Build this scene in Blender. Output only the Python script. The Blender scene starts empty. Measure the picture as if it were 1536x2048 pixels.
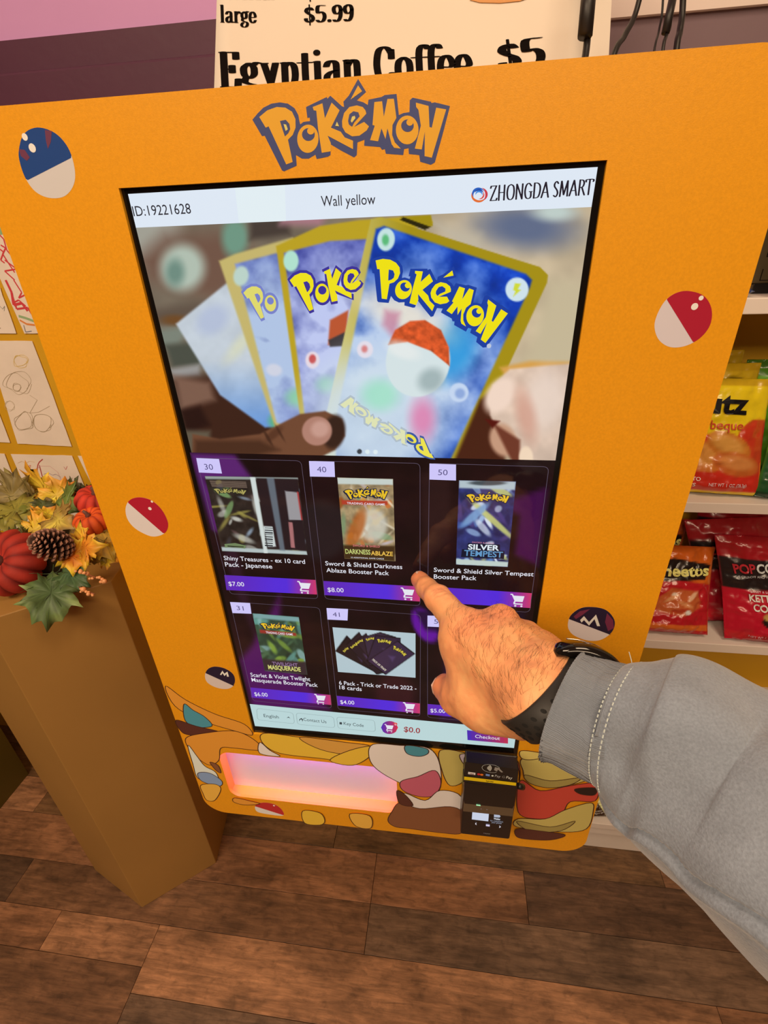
import bpy, bmesh, math, random
import numpy as np
from mathutils import Vector, Matrix

# ------------------------------------------------------------------ camera, world, lights, exposure
SC = bpy.context.scene
COL = SC.collection
FPX = 980.6813
CAM = np.array([0.060589, -0.326363, 1.406972])
RR = np.array([[0.99145975, 0.12577833, -0.03445844],
               [0.03053336, -0.48076026, -0.87632031],
               [-0.12678835, 0.86778418, -0.48049489]])   # camera right, down, forward in the world
cam_d = bpy.data.cameras.new('camera')
cam = bpy.data.objects.new('camera', cam_d); COL.objects.link(cam); SC.camera = cam
cam_d.sensor_fit = 'VERTICAL'; cam_d.sensor_height = 24.0; cam_d.lens = FPX * 24.0 / 2048.0
cam_d.clip_start = 0.01; cam_d.clip_end = 50
cam.matrix_world = Matrix(((RR[0][0], -RR[1][0], -RR[2][0], CAM[0]), (RR[0][1], -RR[1][1], -RR[2][1], CAM[1]),
                           (RR[0][2], -RR[1][2], -RR[2][2], CAM[2]), (0, 0, 0, 1)))
world = bpy.data.worlds.new('world'); SC.world = world; world.use_nodes = True
world.node_tree.nodes['Background'].inputs[0].default_value = (0.9, 0.7, 0.55, 1)
world.node_tree.nodes['Background'].inputs[1].default_value = 0.07
def area(name, loc, aim, size, power, col):
    l = bpy.data.lights.new(name, 'AREA'); l.shape = 'RECTANGLE'; l.size, l.size_y = size; l.energy = power; l.color = col
    o = bpy.data.objects.new(name, l); COL.objects.link(o); o.location = loc
    o.rotation_euler = (Vector(aim) - Vector(loc)).to_track_quat('-Z', 'Y').to_euler(); return o
area('ceiling_lamp_front', (-0.9, -1.3, 2.74), (-0.5, -0.6, 0.4), (1.1, 0.6), 38, (1.0, 0.74, 0.50))
area('ceiling_lamp_centre', (0.45, -0.55, 2.74), (0.4, -0.2, 0), (0.5, 0.5), 12, (1.0, 0.74, 0.50))
area('ceiling_lamp_rear', (0.3, -2.6, 2.74), (0.1, -0.6, 0.8), (1.6, 0.6), 44, (1.0, 0.74, 0.50))
SC.view_settings.view_transform = 'Standard'; SC.view_settings.look = 'None'
SC.view_settings.exposure = 0.0; SC.view_settings.gamma = 1.0; SC.view_settings.use_curve_mapping = False

# ------------------------------------------------------------------ geometry of the place
def ray(px, py):
    return RR.T @ np.array([(px - 768) / FPX, (py - 1024) / FPX, 1.0])
def at(px, py, Y):                      # photograph point -> the place's point on the upright plane y = Y
    d = ray(px, py); return CAM + d * (Y - CAM[1]) / d[1]
def atz(px, py, Z):
    d = ray(px, py); return CAM + d * (Z - CAM[2]) / d[2]
def atd(px, py, dep):                   # at a distance along the view axis
    return CAM + dep * ray(px, py)
def face2(px, py, Y=0.0):
    q = at(px, py, Y); return (q[0], q[2])
def to_px(P):
    q = (np.asarray(P, float) - CAM) @ RR.T
    return np.stack([768 + FPX * q[..., 0] / q[..., 2], 1024 + FPX * q[..., 1] / q[..., 2]], -1)

# ------------------------------------------------------------------ colours
def lin1(c):
    c = c / 255.0
    return c / 12.92 if c <= 0.04045 else ((c + 0.055) / 1.055) ** 2.4
def lin(c): return tuple(lin1(v) for v in c)
def lin_np(a):
    a = np.clip(a, 0, 255) / 255.0
    return np.where(a <= 0.04045, a / 12.92, ((a + 0.055) / 1.055) ** 2.4)
LT = np.array([1.0, 0.72, 0.50])        # colour of the shop's light
def alb(c, k=1.0):                      # surface colour of a thing whose colour reads as c under that light
    return tuple(float(min(0.93, v * k)) for v in np.array(lin(c)) / LT)

_M = {}
def mat(name, col, rough=0.6, metal=0.0, spec=0.5, noise=None, bump=None, coat=0.0, sheen=0.0):
    """noise=(scale, amount) colour variation; bump=(scale, strength)"""
    key = (name,)
    if key in _M: return _M[key]
    m = bpy.data.materials.new(name); m.use_nodes = True; nt = m.node_tree; b = nt.nodes['Principled BSDF']
    b.inputs['Base Color'].default_value = (*col, 1); b.inputs['Roughness'].default_value = rough
    b.inputs['Metallic'].default_value = metal; b.inputs['Specular IOR Level'].default_value = spec
    b.inputs['Coat Weight'].default_value = coat; b.inputs['Sheen Weight'].default_value = sheen
    tc = nt.nodes.new('ShaderNodeTexCoord')
    if noise:
        n = nt.nodes.new('ShaderNodeTexNoise'); n.inputs['Scale'].default_value = noise[0]; n.inputs['Detail'].default_value = 6
        nt.links.new(tc.outputs['Object'], n.inputs['Vector'])
        r = nt.nodes.new('ShaderNodeMapRange'); r.inputs[1].default_value = .3; r.inputs[2].default_value = .7
        r.inputs[3].default_value = 1 - noise[1]; r.inputs[4].default_value = 1 + noise[1]
        nt.links.new(n.outputs[0], r.inputs[0])
        mx = nt.nodes.new('ShaderNodeVectorMath'); mx.operation = 'SCALE'; mx.inputs[0].default_value = col
        nt.links.new(r.outputs[0], mx.inputs['Scale']); nt.links.new(mx.outputs[0], b.inputs['Base Color'])
    if bump:
        n = nt.nodes.new('ShaderNodeTexNoise'); n.inputs['Scale'].default_value = bump[0]; n.inputs['Detail'].default_value = 4
        nt.links.new(tc.outputs['Object'], n.inputs['Vector'])
        bp = nt.nodes.new('ShaderNodeBump'); bp.inputs['Strength'].default_value = bump[1]; bp.inputs['Distance'].default_value = .002
        nt.links.new(n.outputs[0], bp.inputs['Height']); nt.links.new(bp.outputs[0], b.inputs['Normal'])
    _M[key] = m; return m
def emi(c, s=1.0, name=None):           # pixels of a lit display behind glass
    key = ('emi', tuple(c), s)
    if key in _M: return _M[key]
    m = bpy.data.materials.new(name or 'lit_pixels'); m.use_nodes = True; b = m.node_tree.nodes['Principled BSDF']
    b.inputs['Base Color'].default_value = (.004, .004, .004, 1); b.inputs['Roughness'].default_value = .06
    b.inputs['Emission Color'].default_value = (*lin(c), 1); b.inputs['Emission Strength'].default_value = s
    _M[key] = m; return m
def ink(c, rough=.5):                   # print on a matt surface
    key = ('ink', tuple(c), rough)
    if key in _M: return _M[key]
    m = bpy.data.materials.new('ink'); m.use_nodes = True; b = m.node_tree.nodes['Principled BSDF']
    b.inputs['Base Color'].default_value = (*alb(c), 1); b.inputs['Roughness'].default_value = rough
    _M[key] = m; return m
def attr_mat(name, emit=False, rough=.5, bump=None, coat=0.0, spec=.5, sss=0.0):
    if name in _M: return _M[name]
    m = bpy.data.materials.new(name); m.use_nodes = True; nt = m.node_tree; b = nt.nodes['Principled BSDF']
    a = nt.nodes.new('ShaderNodeAttribute'); a.attribute_name = 'Col'
    b.inputs['Roughness'].default_value = rough; b.inputs['Coat Weight'].default_value = coat; b.inputs['Specular IOR Level'].default_value = spec
    if emit:
        b.inputs['Base Color'].default_value = (.004, .004, .004, 1); b.inputs['Emission Strength'].default_value = 1
        nt.links.new(a.outputs['Color'], b.inputs['Emission Color'])
    else:
        nt.links.new(a.outputs['Color'], b.inputs['Base Color'])
    if sss:
        b.inputs['Subsurface Weight'].default_value = sss; b.inputs['Subsurface Radius'].default_value = (.004, .0015, .0008)
        b.inputs['Subsurface Scale'].default_value = 1.0
    if bump:
        tc = nt.nodes.new('ShaderNodeTexCoord')
        n = nt.nodes.new('ShaderNodeTexNoise'); n.inputs['Scale'].default_value = bump[0]; n.inputs['Detail'].default_value = 5
        nt.links.new(tc.outputs['Object'], n.inputs['Vector'])
        bp = nt.nodes.new('ShaderNodeBump'); bp.inputs['Strength'].default_value = bump[1]; bp.inputs['Distance'].default_value = bump[2] if len(bump) > 2 else .001
        nt.links.new(n.outputs[0], bp.inputs['Height']); nt.links.new(bp.outputs[0], b.inputs['Normal'])
    _M[name] = m; return m

# ------------------------------------------------------------------ object helpers
def link(name, me, parent=None, m=None, smooth=False, kind=None, label=None):
    o = bpy.data.objects.new(name, me); COL.objects.link(o)
    if m is not None:
        for q in (m if isinstance(m, (list, tuple)) else [m]): me.materials.append(q)
    if smooth: me.polygons.foreach_set('use_smooth', [True] * len(me.polygons))
    if parent is not None:
        o.parent = parent
        o.matrix_parent_inverse = Matrix.Translation(-Vector(parent.location)) if parent.rotation_euler.x == 0 and parent.rotation_euler.y == 0 and parent.rotation_euler.z == 0 else Matrix.Identity(4)
    if kind: o['kind'] = kind
    if label: o['label'] = label
    return o
def thing(name, label, cat, loc=(0, 0, 0), group=None):
    o = bpy.data.objects.new(name, None); o.empty_display_size = .02; COL.objects.link(o); o.location = loc
    o['label'] = label; o['category'] = cat
    if group: o['group'] = group
    return o
def tag(o, label, cat, group=None):
    o['label'] = label; o['category'] = cat
    if group: o['group'] = group
    return o
def mesh(name, vs, fs, mi=None):
    me = bpy.data.meshes.new(name); me.from_pydata([tuple(map(float, v)) for v in vs], [], [tuple(f) for f in fs])
    if mi is not None: me.polygons.foreach_set('material_index', mi)
    me.update(); return me
def box_data(x0, x1, y0, y1, z0, z1, b=0.0):
    if b <= 0:
        v = [(x, y, z) for x in (x0, x1) for y in (y0, y1) for z in (z0, z1)]
        return v, [(0, 1, 3, 2), (4, 6, 7, 5), (0, 4, 5, 1), (2, 3, 7, 6), (0, 2, 6, 4), (1, 5, 7, 3)]
    bm = bmesh.new(); bmesh.ops.create_cube(bm, size=1)
    for v in bm.verts: v.co = Vector(((x0 + x1) / 2 + v.co.x * (x1 - x0), (y0 + y1) / 2 + v.co.y * (y1 - y0), (z0 + z1) / 2 + v.co.z * (z1 - z0)))
    bmesh.ops.bevel(bm, geom=bm.edges[:], offset=b, segments=2, profile=.5, affect='EDGES')
    vs = [tuple(v.co) for v in bm.verts]; bm.verts.index_update(); fs = [tuple(v.index for v in f.verts) for f in bm.faces]; bm.free(); return vs, fs
def box(name, x0, x1, y0, y1, z0, z1, m, parent=None, b=0.0, **k):
    v, f = box_data(x0, x1, y0, y1, z0, z1, b); return link(name, mesh(name, v, f), parent, m, **k)
def tube(name, pts, r, m, parent=None, seg=8, caps=True, **k):
    v, f = tube_data(pts, r, seg, caps); return link(name, mesh(name, v, f), parent, m, smooth=True, **k)
def tube_data(pts, r, seg=8, caps=True, base=0):
    P = [np.array(p, float) for p in pts]; n = len(P); rs = r if isinstance(r, (list, tuple, np.ndarray)) else [r] * n
    vs, fs = [], []; up = None
    for i in range(n):
        t = P[min(i + 1, n - 1)] - P[max(i - 1, 0)]; t /= np.linalg.norm(t) + 1e-12
        if up is None:
            up = np.array([0, 0, 1.0]) if abs(t[2]) < .9 else np.array([1.0, 0, 0])
        a = np.cross(t, up); a /= np.linalg.norm(a) + 1e-12; up = np.cross(a, t)
        for k in range(seg):
            w = 2 * math.pi * k / seg; vs.append(P[i] + rs[i] * (math.cos(w) * a + math.sin(w) * up))
    for i in range(n - 1):
        for k in range(seg):
            j = (k + 1) % seg; fs.append((base + i * seg + k, base + i * seg + j, base + (i + 1) * seg + j, base + (i + 1) * seg + k))
    if caps:
        fs.append(tuple(base + k for k in range(seg))[::-1]); fs.append(tuple(base + (n - 1) * seg + k for k in range(seg)))
    return vs, fs
def catmull(pts, n=6, closed=False):
    P = np.array(pts, float); N = len(P); out = []
    rng = range(N) if closed else range(N - 1)
    for i in rng:
        if closed: p0, p1, p2, p3 = P[(i - 1) % N], P[i], P[(i + 1) % N], P[(i + 2) % N]
        else: p0, p1, p2, p3 = P[max(i - 1, 0)], P[i], P[i + 1], P[min(i + 2, N - 1)]
        for k in range(n):
            t = k / n; out.append(.5 * ((2 * p1) + (-p0 + p2) * t + (2 * p0 - 5 * p1 + 4 * p2 - p3) * t * t + (-p0 + 3 * p1 - 3 * p2 + p3) * t ** 3))
    if not closed: out.append(P[-1])
    return np.array(out)
def tess(loops):                        # 2D loops (first outer, others holes) -> verts2d, tris
    from mathutils.geometry import tessellate_polygon
    vs = [tuple(p) for l in loops for p in l]
    tr = tessellate_polygon([[Vector((p[0], p[1], 0)) for p in l] for l in loops]); return vs, [tuple(t) for t in tr]
class Flat:
    """collects flat shapes of several colours lying on an upright plane y = Y; every layer sits a hair nearer"""
    def __init__(s, Y=0.0, lift=.00008): s.v, s.f, s.mi, s.m, s.Y, s.lift = [], [], [], [], Y, lift; s.k = 0
    def midx(s, m):
        if m not in s.m: s.m.append(m)
        return s.m.index(m)
    def shape(s, loops2, m, layer=None):
        s.k += 1; y = s.Y - s.lift * (layer if layer is not None else s.k)
        vs, fs = tess(loops2); b = len(s.v); s.v += [(p[0], y, p[1]) for p in vs]
        s.f += [tuple(b + i for i in t) for t in fs]; s.mi += [s.midx(m)] * len(fs)
    def px(s, pts, m, layer=None): s.shape([[face2(x, y, s.Y) for x, y in pts]], m, layer)
    def raw(s, vs2, fs, m, layer):
        y = s.Y - s.lift * layer; b = len(s.v); s.v += [(p[0], y, p[1]) for p in vs2]
        s.f += [tuple(b + i for i in t) for t in fs]; s.mi += [s.midx(m)] * len(fs)
    def text(s, body, a, b, cap, m, layer=None, bold=0.0, font=None):
        """a, b: baseline ends (photo points); cap: capital height in metres"""
        s.k += 1
        A = np.array(face2(*a, s.Y)); B = np.array(face2(*b, s.Y)); vs, fs, w = text_data(body, bold)
        ux = (B - A) / w; n = np.array([-(B - A)[1], (B - A)[0]]); n /= np.linalg.norm(n)
        if cap >= .5: U_ = np.array(face2(a[0], a[1] - cap, s.Y)); cap = float((U_ - A) @ n)      # cap given in photo points
        vs2 = [A + ux * x + n * (y / .682 * cap) for x, y in vs]
        s.raw(vs2, fs, m, layer if layer is not None else s.k)
    def build(s, name, parent=None, label=None):
        me = mesh(name, s.v, s.f, s.mi); return link(name, me, parent, s.m, label=label)
_T = {}
def text_data(body, bold=0.0):
    key = (body, bold)
    if key in _T: return _T[key]
    c = bpy.data.curves.new('t', 'FONT'); c.body = body; c.size = 1; c.resolution_u = 3; c.offset = bold
    o = bpy.data.objects.new('t', c); COL.objects.link(o); dg = bpy.context.evaluated_depsgraph_get(); dg.update()
    me = bpy.data.meshes.new_from_object(o.evaluated_get(dg))
    vs = [(v.co.x, v.co.y) for v in me.vertices]; fs = [tuple(p.vertices) for p in me.polygons]
    bpy.data.objects.remove(o); bpy.data.curves.remove(c); bpy.data.meshes.remove(me)
    x0 = min(v[0] for v in vs); x1 = max(v[0] for v in vs); vs = [(x - x0, y) for x, y in vs]
    _T[key] = (vs, fs, x1 - x0); return _T[key]
def circ(cx, cy, r, n=24, ry=None, rot=0):
    ry = r if ry is None else ry; out = []
    for k in range(n):
        a = 2 * math.pi * k / n; x, y = r * math.cos(a), ry * math.sin(a)
        out.append((cx + x * math.cos(rot) - y * math.sin(rot), cy + x * math.sin(rot) + y * math.cos(rot)))
    return out
def rrect(x0, x1, z0, z1, r, n=8):
    out = []
    for cx, cz, a0 in ((x1 - r, z1 - r, 0), (x0 + r, z1 - r, 90), (x0 + r, z0 + r, 180), (x1 - r, z0 + r, 270)):
        for k in range(n + 1):
            a = math.radians(a0 + 90 * k / n); out.append((cx + r * math.cos(a), cz + r * math.sin(a)))
    return out
def slab(name, loops2, y0, y1, m, parent=None, **k):   # extruded upright plate with holes, front at y0
    vs2, tr = tess(loops2); n = len(vs2)
    vs = [(p[0], y0, p[1]) for p in vs2] + [(p[0], y1, p[1]) for p in vs2]
    fs = [t for t in tr] + [tuple(i + n for i in t)[::-1] for t in tr]; b = 0
    for l in loops2:
        L = len(l)
        for i in range(L):
            j = (i + 1) % L; fs.append((b + i, b + j, n + b + j, n + b + i))
        b += L
    return link(name, mesh(name, vs, fs), parent, m, **k)

# ------------------------------------------------------------------ soft painter (colour per point)
def sd_poly(P, poly):
    poly = np.array(poly, float); d = np.full(len(P), 1e18); ins = np.zeros(len(P), bool); n = len(poly)
    for i in range(n):
        a, b = poly[i], poly[(i + 1) % n]; e = b - a; w = P - a
        t = np.clip((w @ e) / (e @ e + 1e-12), 0, 1); q = w - t[:, None] * e; d = np.minimum(d, (q * q).sum(1))
        c = (a[1] > P[:, 1]) != (b[1] > P[:, 1]); xs = a[0] + (P[:, 1] - a[1]) / (b[1] - a[1] + 1e-12) * (b[0] - a[0]); ins ^= c & (P[:, 0] < xs)
    return np.where(ins, -1, 1) * np.sqrt(d)
def paint(P, base, layers):
    """layers: (shape, colour, blur[, opacity]); shape = list of points, or ('e', cx, cy, rx, ry, degrees)"""
    C = np.tile(np.array(base, float), (len(P), 1)) if not callable(base) else base(P)
    for L in layers:
        sh, col, bl = L[:3]; op = L[3] if len(L) > 3 else 1.0
        if sh[0] == 'e':
            _, cx, cy, rx, ry, rot = sh; a = math.radians(rot); dx, dy = P[:, 0] - cx, P[:, 1] - cy
            u = (dx * math.cos(a) + dy * math.sin(a)) / rx; v = (-dx * math.sin(a) + dy * math.cos(a)) / ry
            d = (np.sqrt(u * u + v * v) - 1) * min(rx, ry)
        else:
            q = np.array(sh); lo, hi = q.min(0) - bl * 2, q.max(0) + bl * 2
            m = (P[:, 0] > lo[0]) & (P[:, 0] < hi[0]) & (P[:, 1] > lo[1]) & (P[:, 1] < hi[1])
            d = np.full(len(P), 1e6)
            if m.any(): d[m] = sd_poly(P[m], sh)
        k = np.clip(.5 - d / max(bl, 1e-6), 0, 1); k = k * k * (3 - 2 * k) * op
        cc = col(P) if callable(col) else np.array(col, float)
        C = C * (1 - k[:, None]) + cc * k[:, None]
    return C
def set_col(me, C):
    a = me.color_attributes.new('Col', 'FLOAT_COLOR', 'POINT')
    a.data.foreach_set('color', np.concatenate([C, np.ones((len(C), 1))], 1).astype(np.float32).ravel())
def picture(name, quad, Y, base, layers, step, parent, emit=True, post=None, dy=0.0):
    """a painted rectangle: quad = photo points TL, TR, BR, BL on the plane y = Y"""
    q = [np.array(face2(x, y, Y)) for x, y in quad]
    nx = max(2, int(np.hypot(*(np.subtract(quad[1], quad[0]))) / step)); ny = max(2, int(np.hypot(*(np.subtract(quad[3], quad[0]))) / step))
    s, t = np.meshgrid(np.linspace(0, 1, nx + 1), np.linspace(0, 1, ny + 1)); s, t = s.ravel()[:, None], t.ravel()[:, None]
    G = (q[0] * (1 - s) + q[1] * s) * (1 - t) + (q[3] * (1 - s) + q[2] * s) * t
    V = np.stack([G[:, 0], np.full(len(G), Y + dy), G[:, 1]], 1)
    C = paint(to_px(V), base, layers)
    if post: C = post(C, s.ravel(), t.ravel())
    i = np.arange(nx)[None, :] + (nx + 1) * np.arange(ny)[:, None]; i = i.ravel()
    F = np.stack([i, i + nx + 1, i + nx + 2, i + 1], 1)
    me = mesh(name, V, F.tolist()); set_col(me, lin_np(C) if emit else np.clip(lin_np(C) / LT, 0, .93))
    return link(name, me, parent, attr_mat('lit_picture', True, .06) if emit else attr_mat('printed_picture', False, .6))
rnd = np.random.RandomState(7)
def vnoise(P, sc, seed=0):               # smooth value noise for 2D/3D points
    P = np.asarray(P, float) * sc; dim = P.shape[1]; i = np.floor(P).astype(np.int64); f = P - i; f = f * f * (3 - 2 * f); out = 0
    for c in range(2 ** dim):
        w = 1.0; h = np.full(len(P), seed * 7919, np.int64)
        for d in range(dim):
            b = (c >> d) & 1; w = w * (f[:, d] if b else 1 - f[:, d]); h = (h * 73856093) ^ ((i[:, d] + b) * (19349663 + d * 83492791))
        h = (h ^ (h >> 13)) * 1274126177; h = h ^ (h >> 16); out = out + w * ((h & 0xffff) / 65535.0)
    return out
def fbm(P, sc, n=4, seed=0):
    return sum(vnoise(P, sc * 2 ** k, seed + k) / 2 ** (k + 1) for k in range(n)) / (1 - .5 ** n)
# ------------------------------------------------------------------ the room
WALL_Y = 0.62
m_yellow_wall = mat('yellow_wall_paint', alb((222, 150, 22)), .6, noise=(6, .05), bump=(90, .15))
m_dark_purple = mat('dark_purple_paint', alb((82, 30, 46)), .55, noise=(4, .08), bump=(60, .15))
m_lilac = mat('lilac_paint', alb((212, 136, 160)), .6, noise=(3, .04), bump=(60, .15))
m_cream_wall = mat('cream_wall_paint', alb((240, 196, 162)), .7, bump=(60, .15))
m_white = mat('white_painted_wood', alb((238, 200, 165)), .45, noise=(5, .06), bump=(40, .1))
m_room = mat('room_paint', (.30, .18, .13), .8)
def setting(name, x0, x1, y0, y1, z0, z1, m, parent=None, b=0.0):
    o = box(name, x0, x1, y0, y1, z0, z1, m, parent, b)
    if parent is None: o['kind'] = 'structure'
    return o
zt0 = 1.63; zt1 = at(0, 152, WALL_Y)[2]; zt2 = at(0, 82, WALL_Y)[2]
# the back wall: yellow below, a dark purple band, lilac above on the left and cream on the right
setting('wall_back', -3, 3, WALL_Y, WALL_Y + .1, -.02, 1.50, m_yellow_wall)
setting('wall_back_band', -3, .18, WALL_Y, WALL_Y + .1, 1.50, zt2, m_dark_purple)
setting('wall_back_lilac', -3, .18, WALL_Y + .012, WALL_Y + .1, zt2, 2.82, m_lilac)
setting('trim_1', -3, .18, WALL_Y - .014, WALL_Y, zt1 - .075, zt1, m_dark_purple, b=.004)
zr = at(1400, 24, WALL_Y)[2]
m_taupe = mat('taupe_wall', alb((128, 92, 84)), .7, bump=(60, .2))  # grey-brown zone of the back wall below the cream
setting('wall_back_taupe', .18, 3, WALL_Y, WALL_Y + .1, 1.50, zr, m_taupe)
setting('wall_back_cream', .18, 3, WALL_Y - .008, WALL_Y + .1, zr, 2.82, m_cream_wall)
setting('wall_left', -3.1, -3, -4, WALL_Y + .1, -.02, 2.82, m_room)
setting('wall_right', 3, 3.1, -4, WALL_Y + .1, -.02, 2.82, m_room)
setting('wall_front', -3.1, 3.1, -4.1, -4, -.02, 2.82, m_room)
setting('ceiling', -3.1, 3.1, -4.1, WALL_Y + .1, 2.82, 2.9, mat('ceiling_paint', (.55, .45, .38), .9))
m_joint = mat('dark_floor_joint', (.02, .011, .007), .9)
floor = box('floor', -3, 3, -4, WALL_Y, -.03, -.006, m_joint); floor['kind'] = 'structure'

def wood_mat():
    m = bpy.data.materials.new('worn_oak_plank'); m.use_nodes = True; nt = m.node_tree; b = nt.nodes['Principled BSDF']
    N = nt.nodes.new; Lk = nt.links.new
    oi = N('ShaderNodeObjectInfo'); geo = N('ShaderNodeNewGeometry')
    off = N('ShaderNodeVectorMath'); off.operation = 'SCALE'; off.inputs['Scale'].default_value = 9.0
    cv = N('ShaderNodeCombineXYZ'); Lk(oi.outputs['Random'], cv.inputs[0]); Lk(oi.outputs['Random'], cv.inputs[1]); Lk(cv.outputs[0], off.inputs[0])
    ad = N('ShaderNodeVectorMath'); ad.operation = 'ADD'; Lk(geo.outputs['Position'], ad.inputs[0]); Lk(off.outputs[0], ad.inputs[1])
    def noise(sc, scale, det, dist=0):
        mp = N('ShaderNodeMapping'); mp.inputs['Scale'].default_value = sc; Lk(ad.outputs[0], mp.inputs[0])
        n = N('ShaderNodeTexNoise'); n.inputs['Scale'].default_value = scale; n.inputs['Detail'].default_value = det; n.inputs['Distortion'].default_value = dist
        n.inputs['Roughness'].default_value = .65
        Lk(mp.outputs[0], n.inputs['Vector']); return n.outputs[0]
    g = noise((.12, 1, 1), 95, 8, .6); g2 = noise((.35, 1, 1), 12, 5, 1.6); bl = noise((.7, 1.2, 1), 7, 4); fi = noise((.06, 1, 1), 420, 3); sp = noise((.6, 1, 1), 55, 6, .5)
    def rmp(x, a, c, lo, hi):
        r = N('ShaderNodeMapRange'); r.inputs[1].default_value = a; r.inputs[2].default_value = c; r.inputs[3].default_value = lo; r.inputs[4].default_value = hi; Lk(x, r.inputs[0]); return r.outputs[0]
    def mul(x, y):
        n = N('ShaderNodeMath'); n.operation = 'MULTIPLY'; Lk(x, n.inputs[0]); Lk(y, n.inputs[1]); return n.outputs[0]
    k = mul(mul(mul(mul(rmp(g, .3, .7, .58, 1.36), rmp(g2, .3, .7, .7, 1.26)), rmp(bl, .32, .62, .48, 1.2)), rmp(fi, .3, .7, .86, 1.14)), rmp(sp, .28, .5, .62, 1.05))
    sc = N('ShaderNodeVectorMath'); sc.operation = 'SCALE'; Lk(oi.outputs['Color'], sc.inputs[0]); Lk(k, sc.inputs['Scale'])
    mx = N('ShaderNodeMix'); mx.data_type = 'RGBA'; Lk(rmp(bl, .56, .74, 0, .55), mx.inputs['Factor']); Lk(sc.outputs[0], mx.inputs['A'])
    mx.inputs['B'].default_value = (.07, .042, .024, 1)
    Lk(mx.outputs['Result'], b.inputs['Base Color'])
    b.inputs['Roughness'].default_value = .5
    bp = N('ShaderNodeBump'); bp.inputs['Strength'].default_value = .35; bp.inputs['Distance'].default_value = .0015; Lk(g, bp.inputs['Height']); Lk(bp.outputs[0], b.inputs['Normal'])
    return m
M_WOOD = wood_mat()
TONES = {'tan': (.40, .205, .105), 'warm': (.295, .144, .072), 'mid': (.222, .113, .058), 'grey': (.185, .113, .070), 'dark': (.120, .066, .038), 'olive': (.165, .090, .042)}
def plank(x0, x1, y0, y1, tone):
    g = .0005; v, f = box_data(x0 + g, x1 - g, y0 + g, y1 - g, -.006, 0, .0005)
    o = link('plank', mesh('plank', v, f), floor, M_WOOD); t = TONES[tone]; o.color = (*t, 1); return o
def row(y0, y1, ends, tones):
    for i in range(len(ends) - 1): plank(ends[i], ends[i + 1], y0, y1, tones[i])
R5 = random.Random(5)
def auto_ends(lo, hi, first):
    e = [lo]; x = first
    while x < hi - .1:
        if x > lo + .1: e.append(x)
        x += R5.choice((.62, .74, .86, .98))
    e.append(hi); return e
def auto_row(y0, y1, lo=-3, hi=3):
    e = auto_ends(lo, hi, lo + R5.uniform(.2, .8)); row(y0, y1, e, [R5.choice(list(TONES)) for _ in e])
row(.56, .62, [-3, -1.9, -1.0, -.2, .7, 1.8, 3], ['mid', 'olive', 'warm', 'dark', 'mid', 'olive', 'mid'])
row(.46, .56, [-3, -1.6, -.75, .15, 1.1, 2.1, 3], ['mid', 'olive', 'warm', 'dark', 'mid', 'olive', 'mid'])
row(.36, .46, [-3, -2.2, -1.1, -.212, .62, 1.5, 2.3, 3], ['warm', 'tan', 'olive', 'olive', 'mid', 'warm', 'mid'])
row(.247, .36, [-3, -1.9, -1.23, -.094, .281, 1.2, 2.2, 3], ['mid', 'warm', 'warm', 'warm', 'dark', 'mid', 'warm'])
row(.149, .247, [-3, -1.9, -1.003, -.094, .9, 1.9, 3], ['mid', 'dark', 'mid', 'grey', 'mid', 'warm'])
row(.070, .149, [-3, -1.9, -.845, -.588], ['warm', 'warm', 'tan'])
row(.026, .149, [-.588, .645, 1.5, 2.3, 3], ['tan', 'warm', 'mid', 'warm'])
row(-.06, .070, [-3, -1.5, -.588], ['warm', 'mid'])
row(-.09, .026, [-.588, .3, 1.3, 3], ['grey', 'mid', 'warm'])
row(-.19, -.06, [-3, -1.3, -.588], ['mid', 'warm'])
row(-.19, -.09, [-.588, .1, 1.0, 2.0, 3], ['mid', 'tan', 'grey', 'mid'])
y = -.19
while y > -2.6:
    auto_row(y - .115, y); y -= .115
plank(-3, 3, -4, y, 'mid')

# ------------------------------------------------------------------ children's drawings taped to the yellow wall
PY = WALL_Y - .002
m_paper = mat('drawing_paper', alb((246, 206, 168)), .8, noise=(14, .06))
def sheet(corners, label, strokes, fills=()):
    t = thing('drawing', label, 'drawing', tuple(at(*corners[0], PY)), 'children\'s drawings on the yellow wall')
    q = [face2(*c, PY) for c in corners]; C = np.mean(q, 0)
    # paper with slightly uneven hand-cut edges
    pts = []
    for i in range(4):
        a, b = np.array(q[i]), np.array(q[(i + 1) % 4])
        for k in range(6): pts.append(a + (b - a) * k / 6 + rnd.uniform(-.0006, .0006, 2))
    slab('paper', [[tuple(p) for p in pts][::-1]], PY - .0006, PY - .0001, m_paper, t)
    F = Flat(PY - .0007); sk = 0
    for poly, c in fills: F.px(poly, ink(c), 1)
    for pts, c, w in strokes:
        if len(pts) > 8: pts = catmull(pts, 4)
        P = np.array([face2(x, y, PY) for x, y in pts]); w = w * .6
        for i in range(len(P) - 1):
            d = P[i + 1] - P[i]; n = np.array([-d[1], d[0]]) / (np.linalg.norm(d) + 1e-9) * w; sk += 1
            F.raw([P[i] + n, P[i + 1] + n, P[i + 1] - n, P[i] - n], [(0, 1, 2, 3)], ink(c), 2 + (sk % 60) * .05)
    if F.v: F.build('crayon_drawing', t)
    return t
def scrib(cx, cy, rx, ry, n, seed, amp=.25):
    r = random.Random(seed); out = []
    for k in range(n):
        a = 2 * math.pi * k / (n / 2.2); q = 1 + r.uniform(-amp, amp); out.append((cx + rx * q * math.cos(a), cy + ry * q * math.sin(a)))
    return out
G1 = (176, 140, 96); RD = (222, 62, 60)
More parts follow.
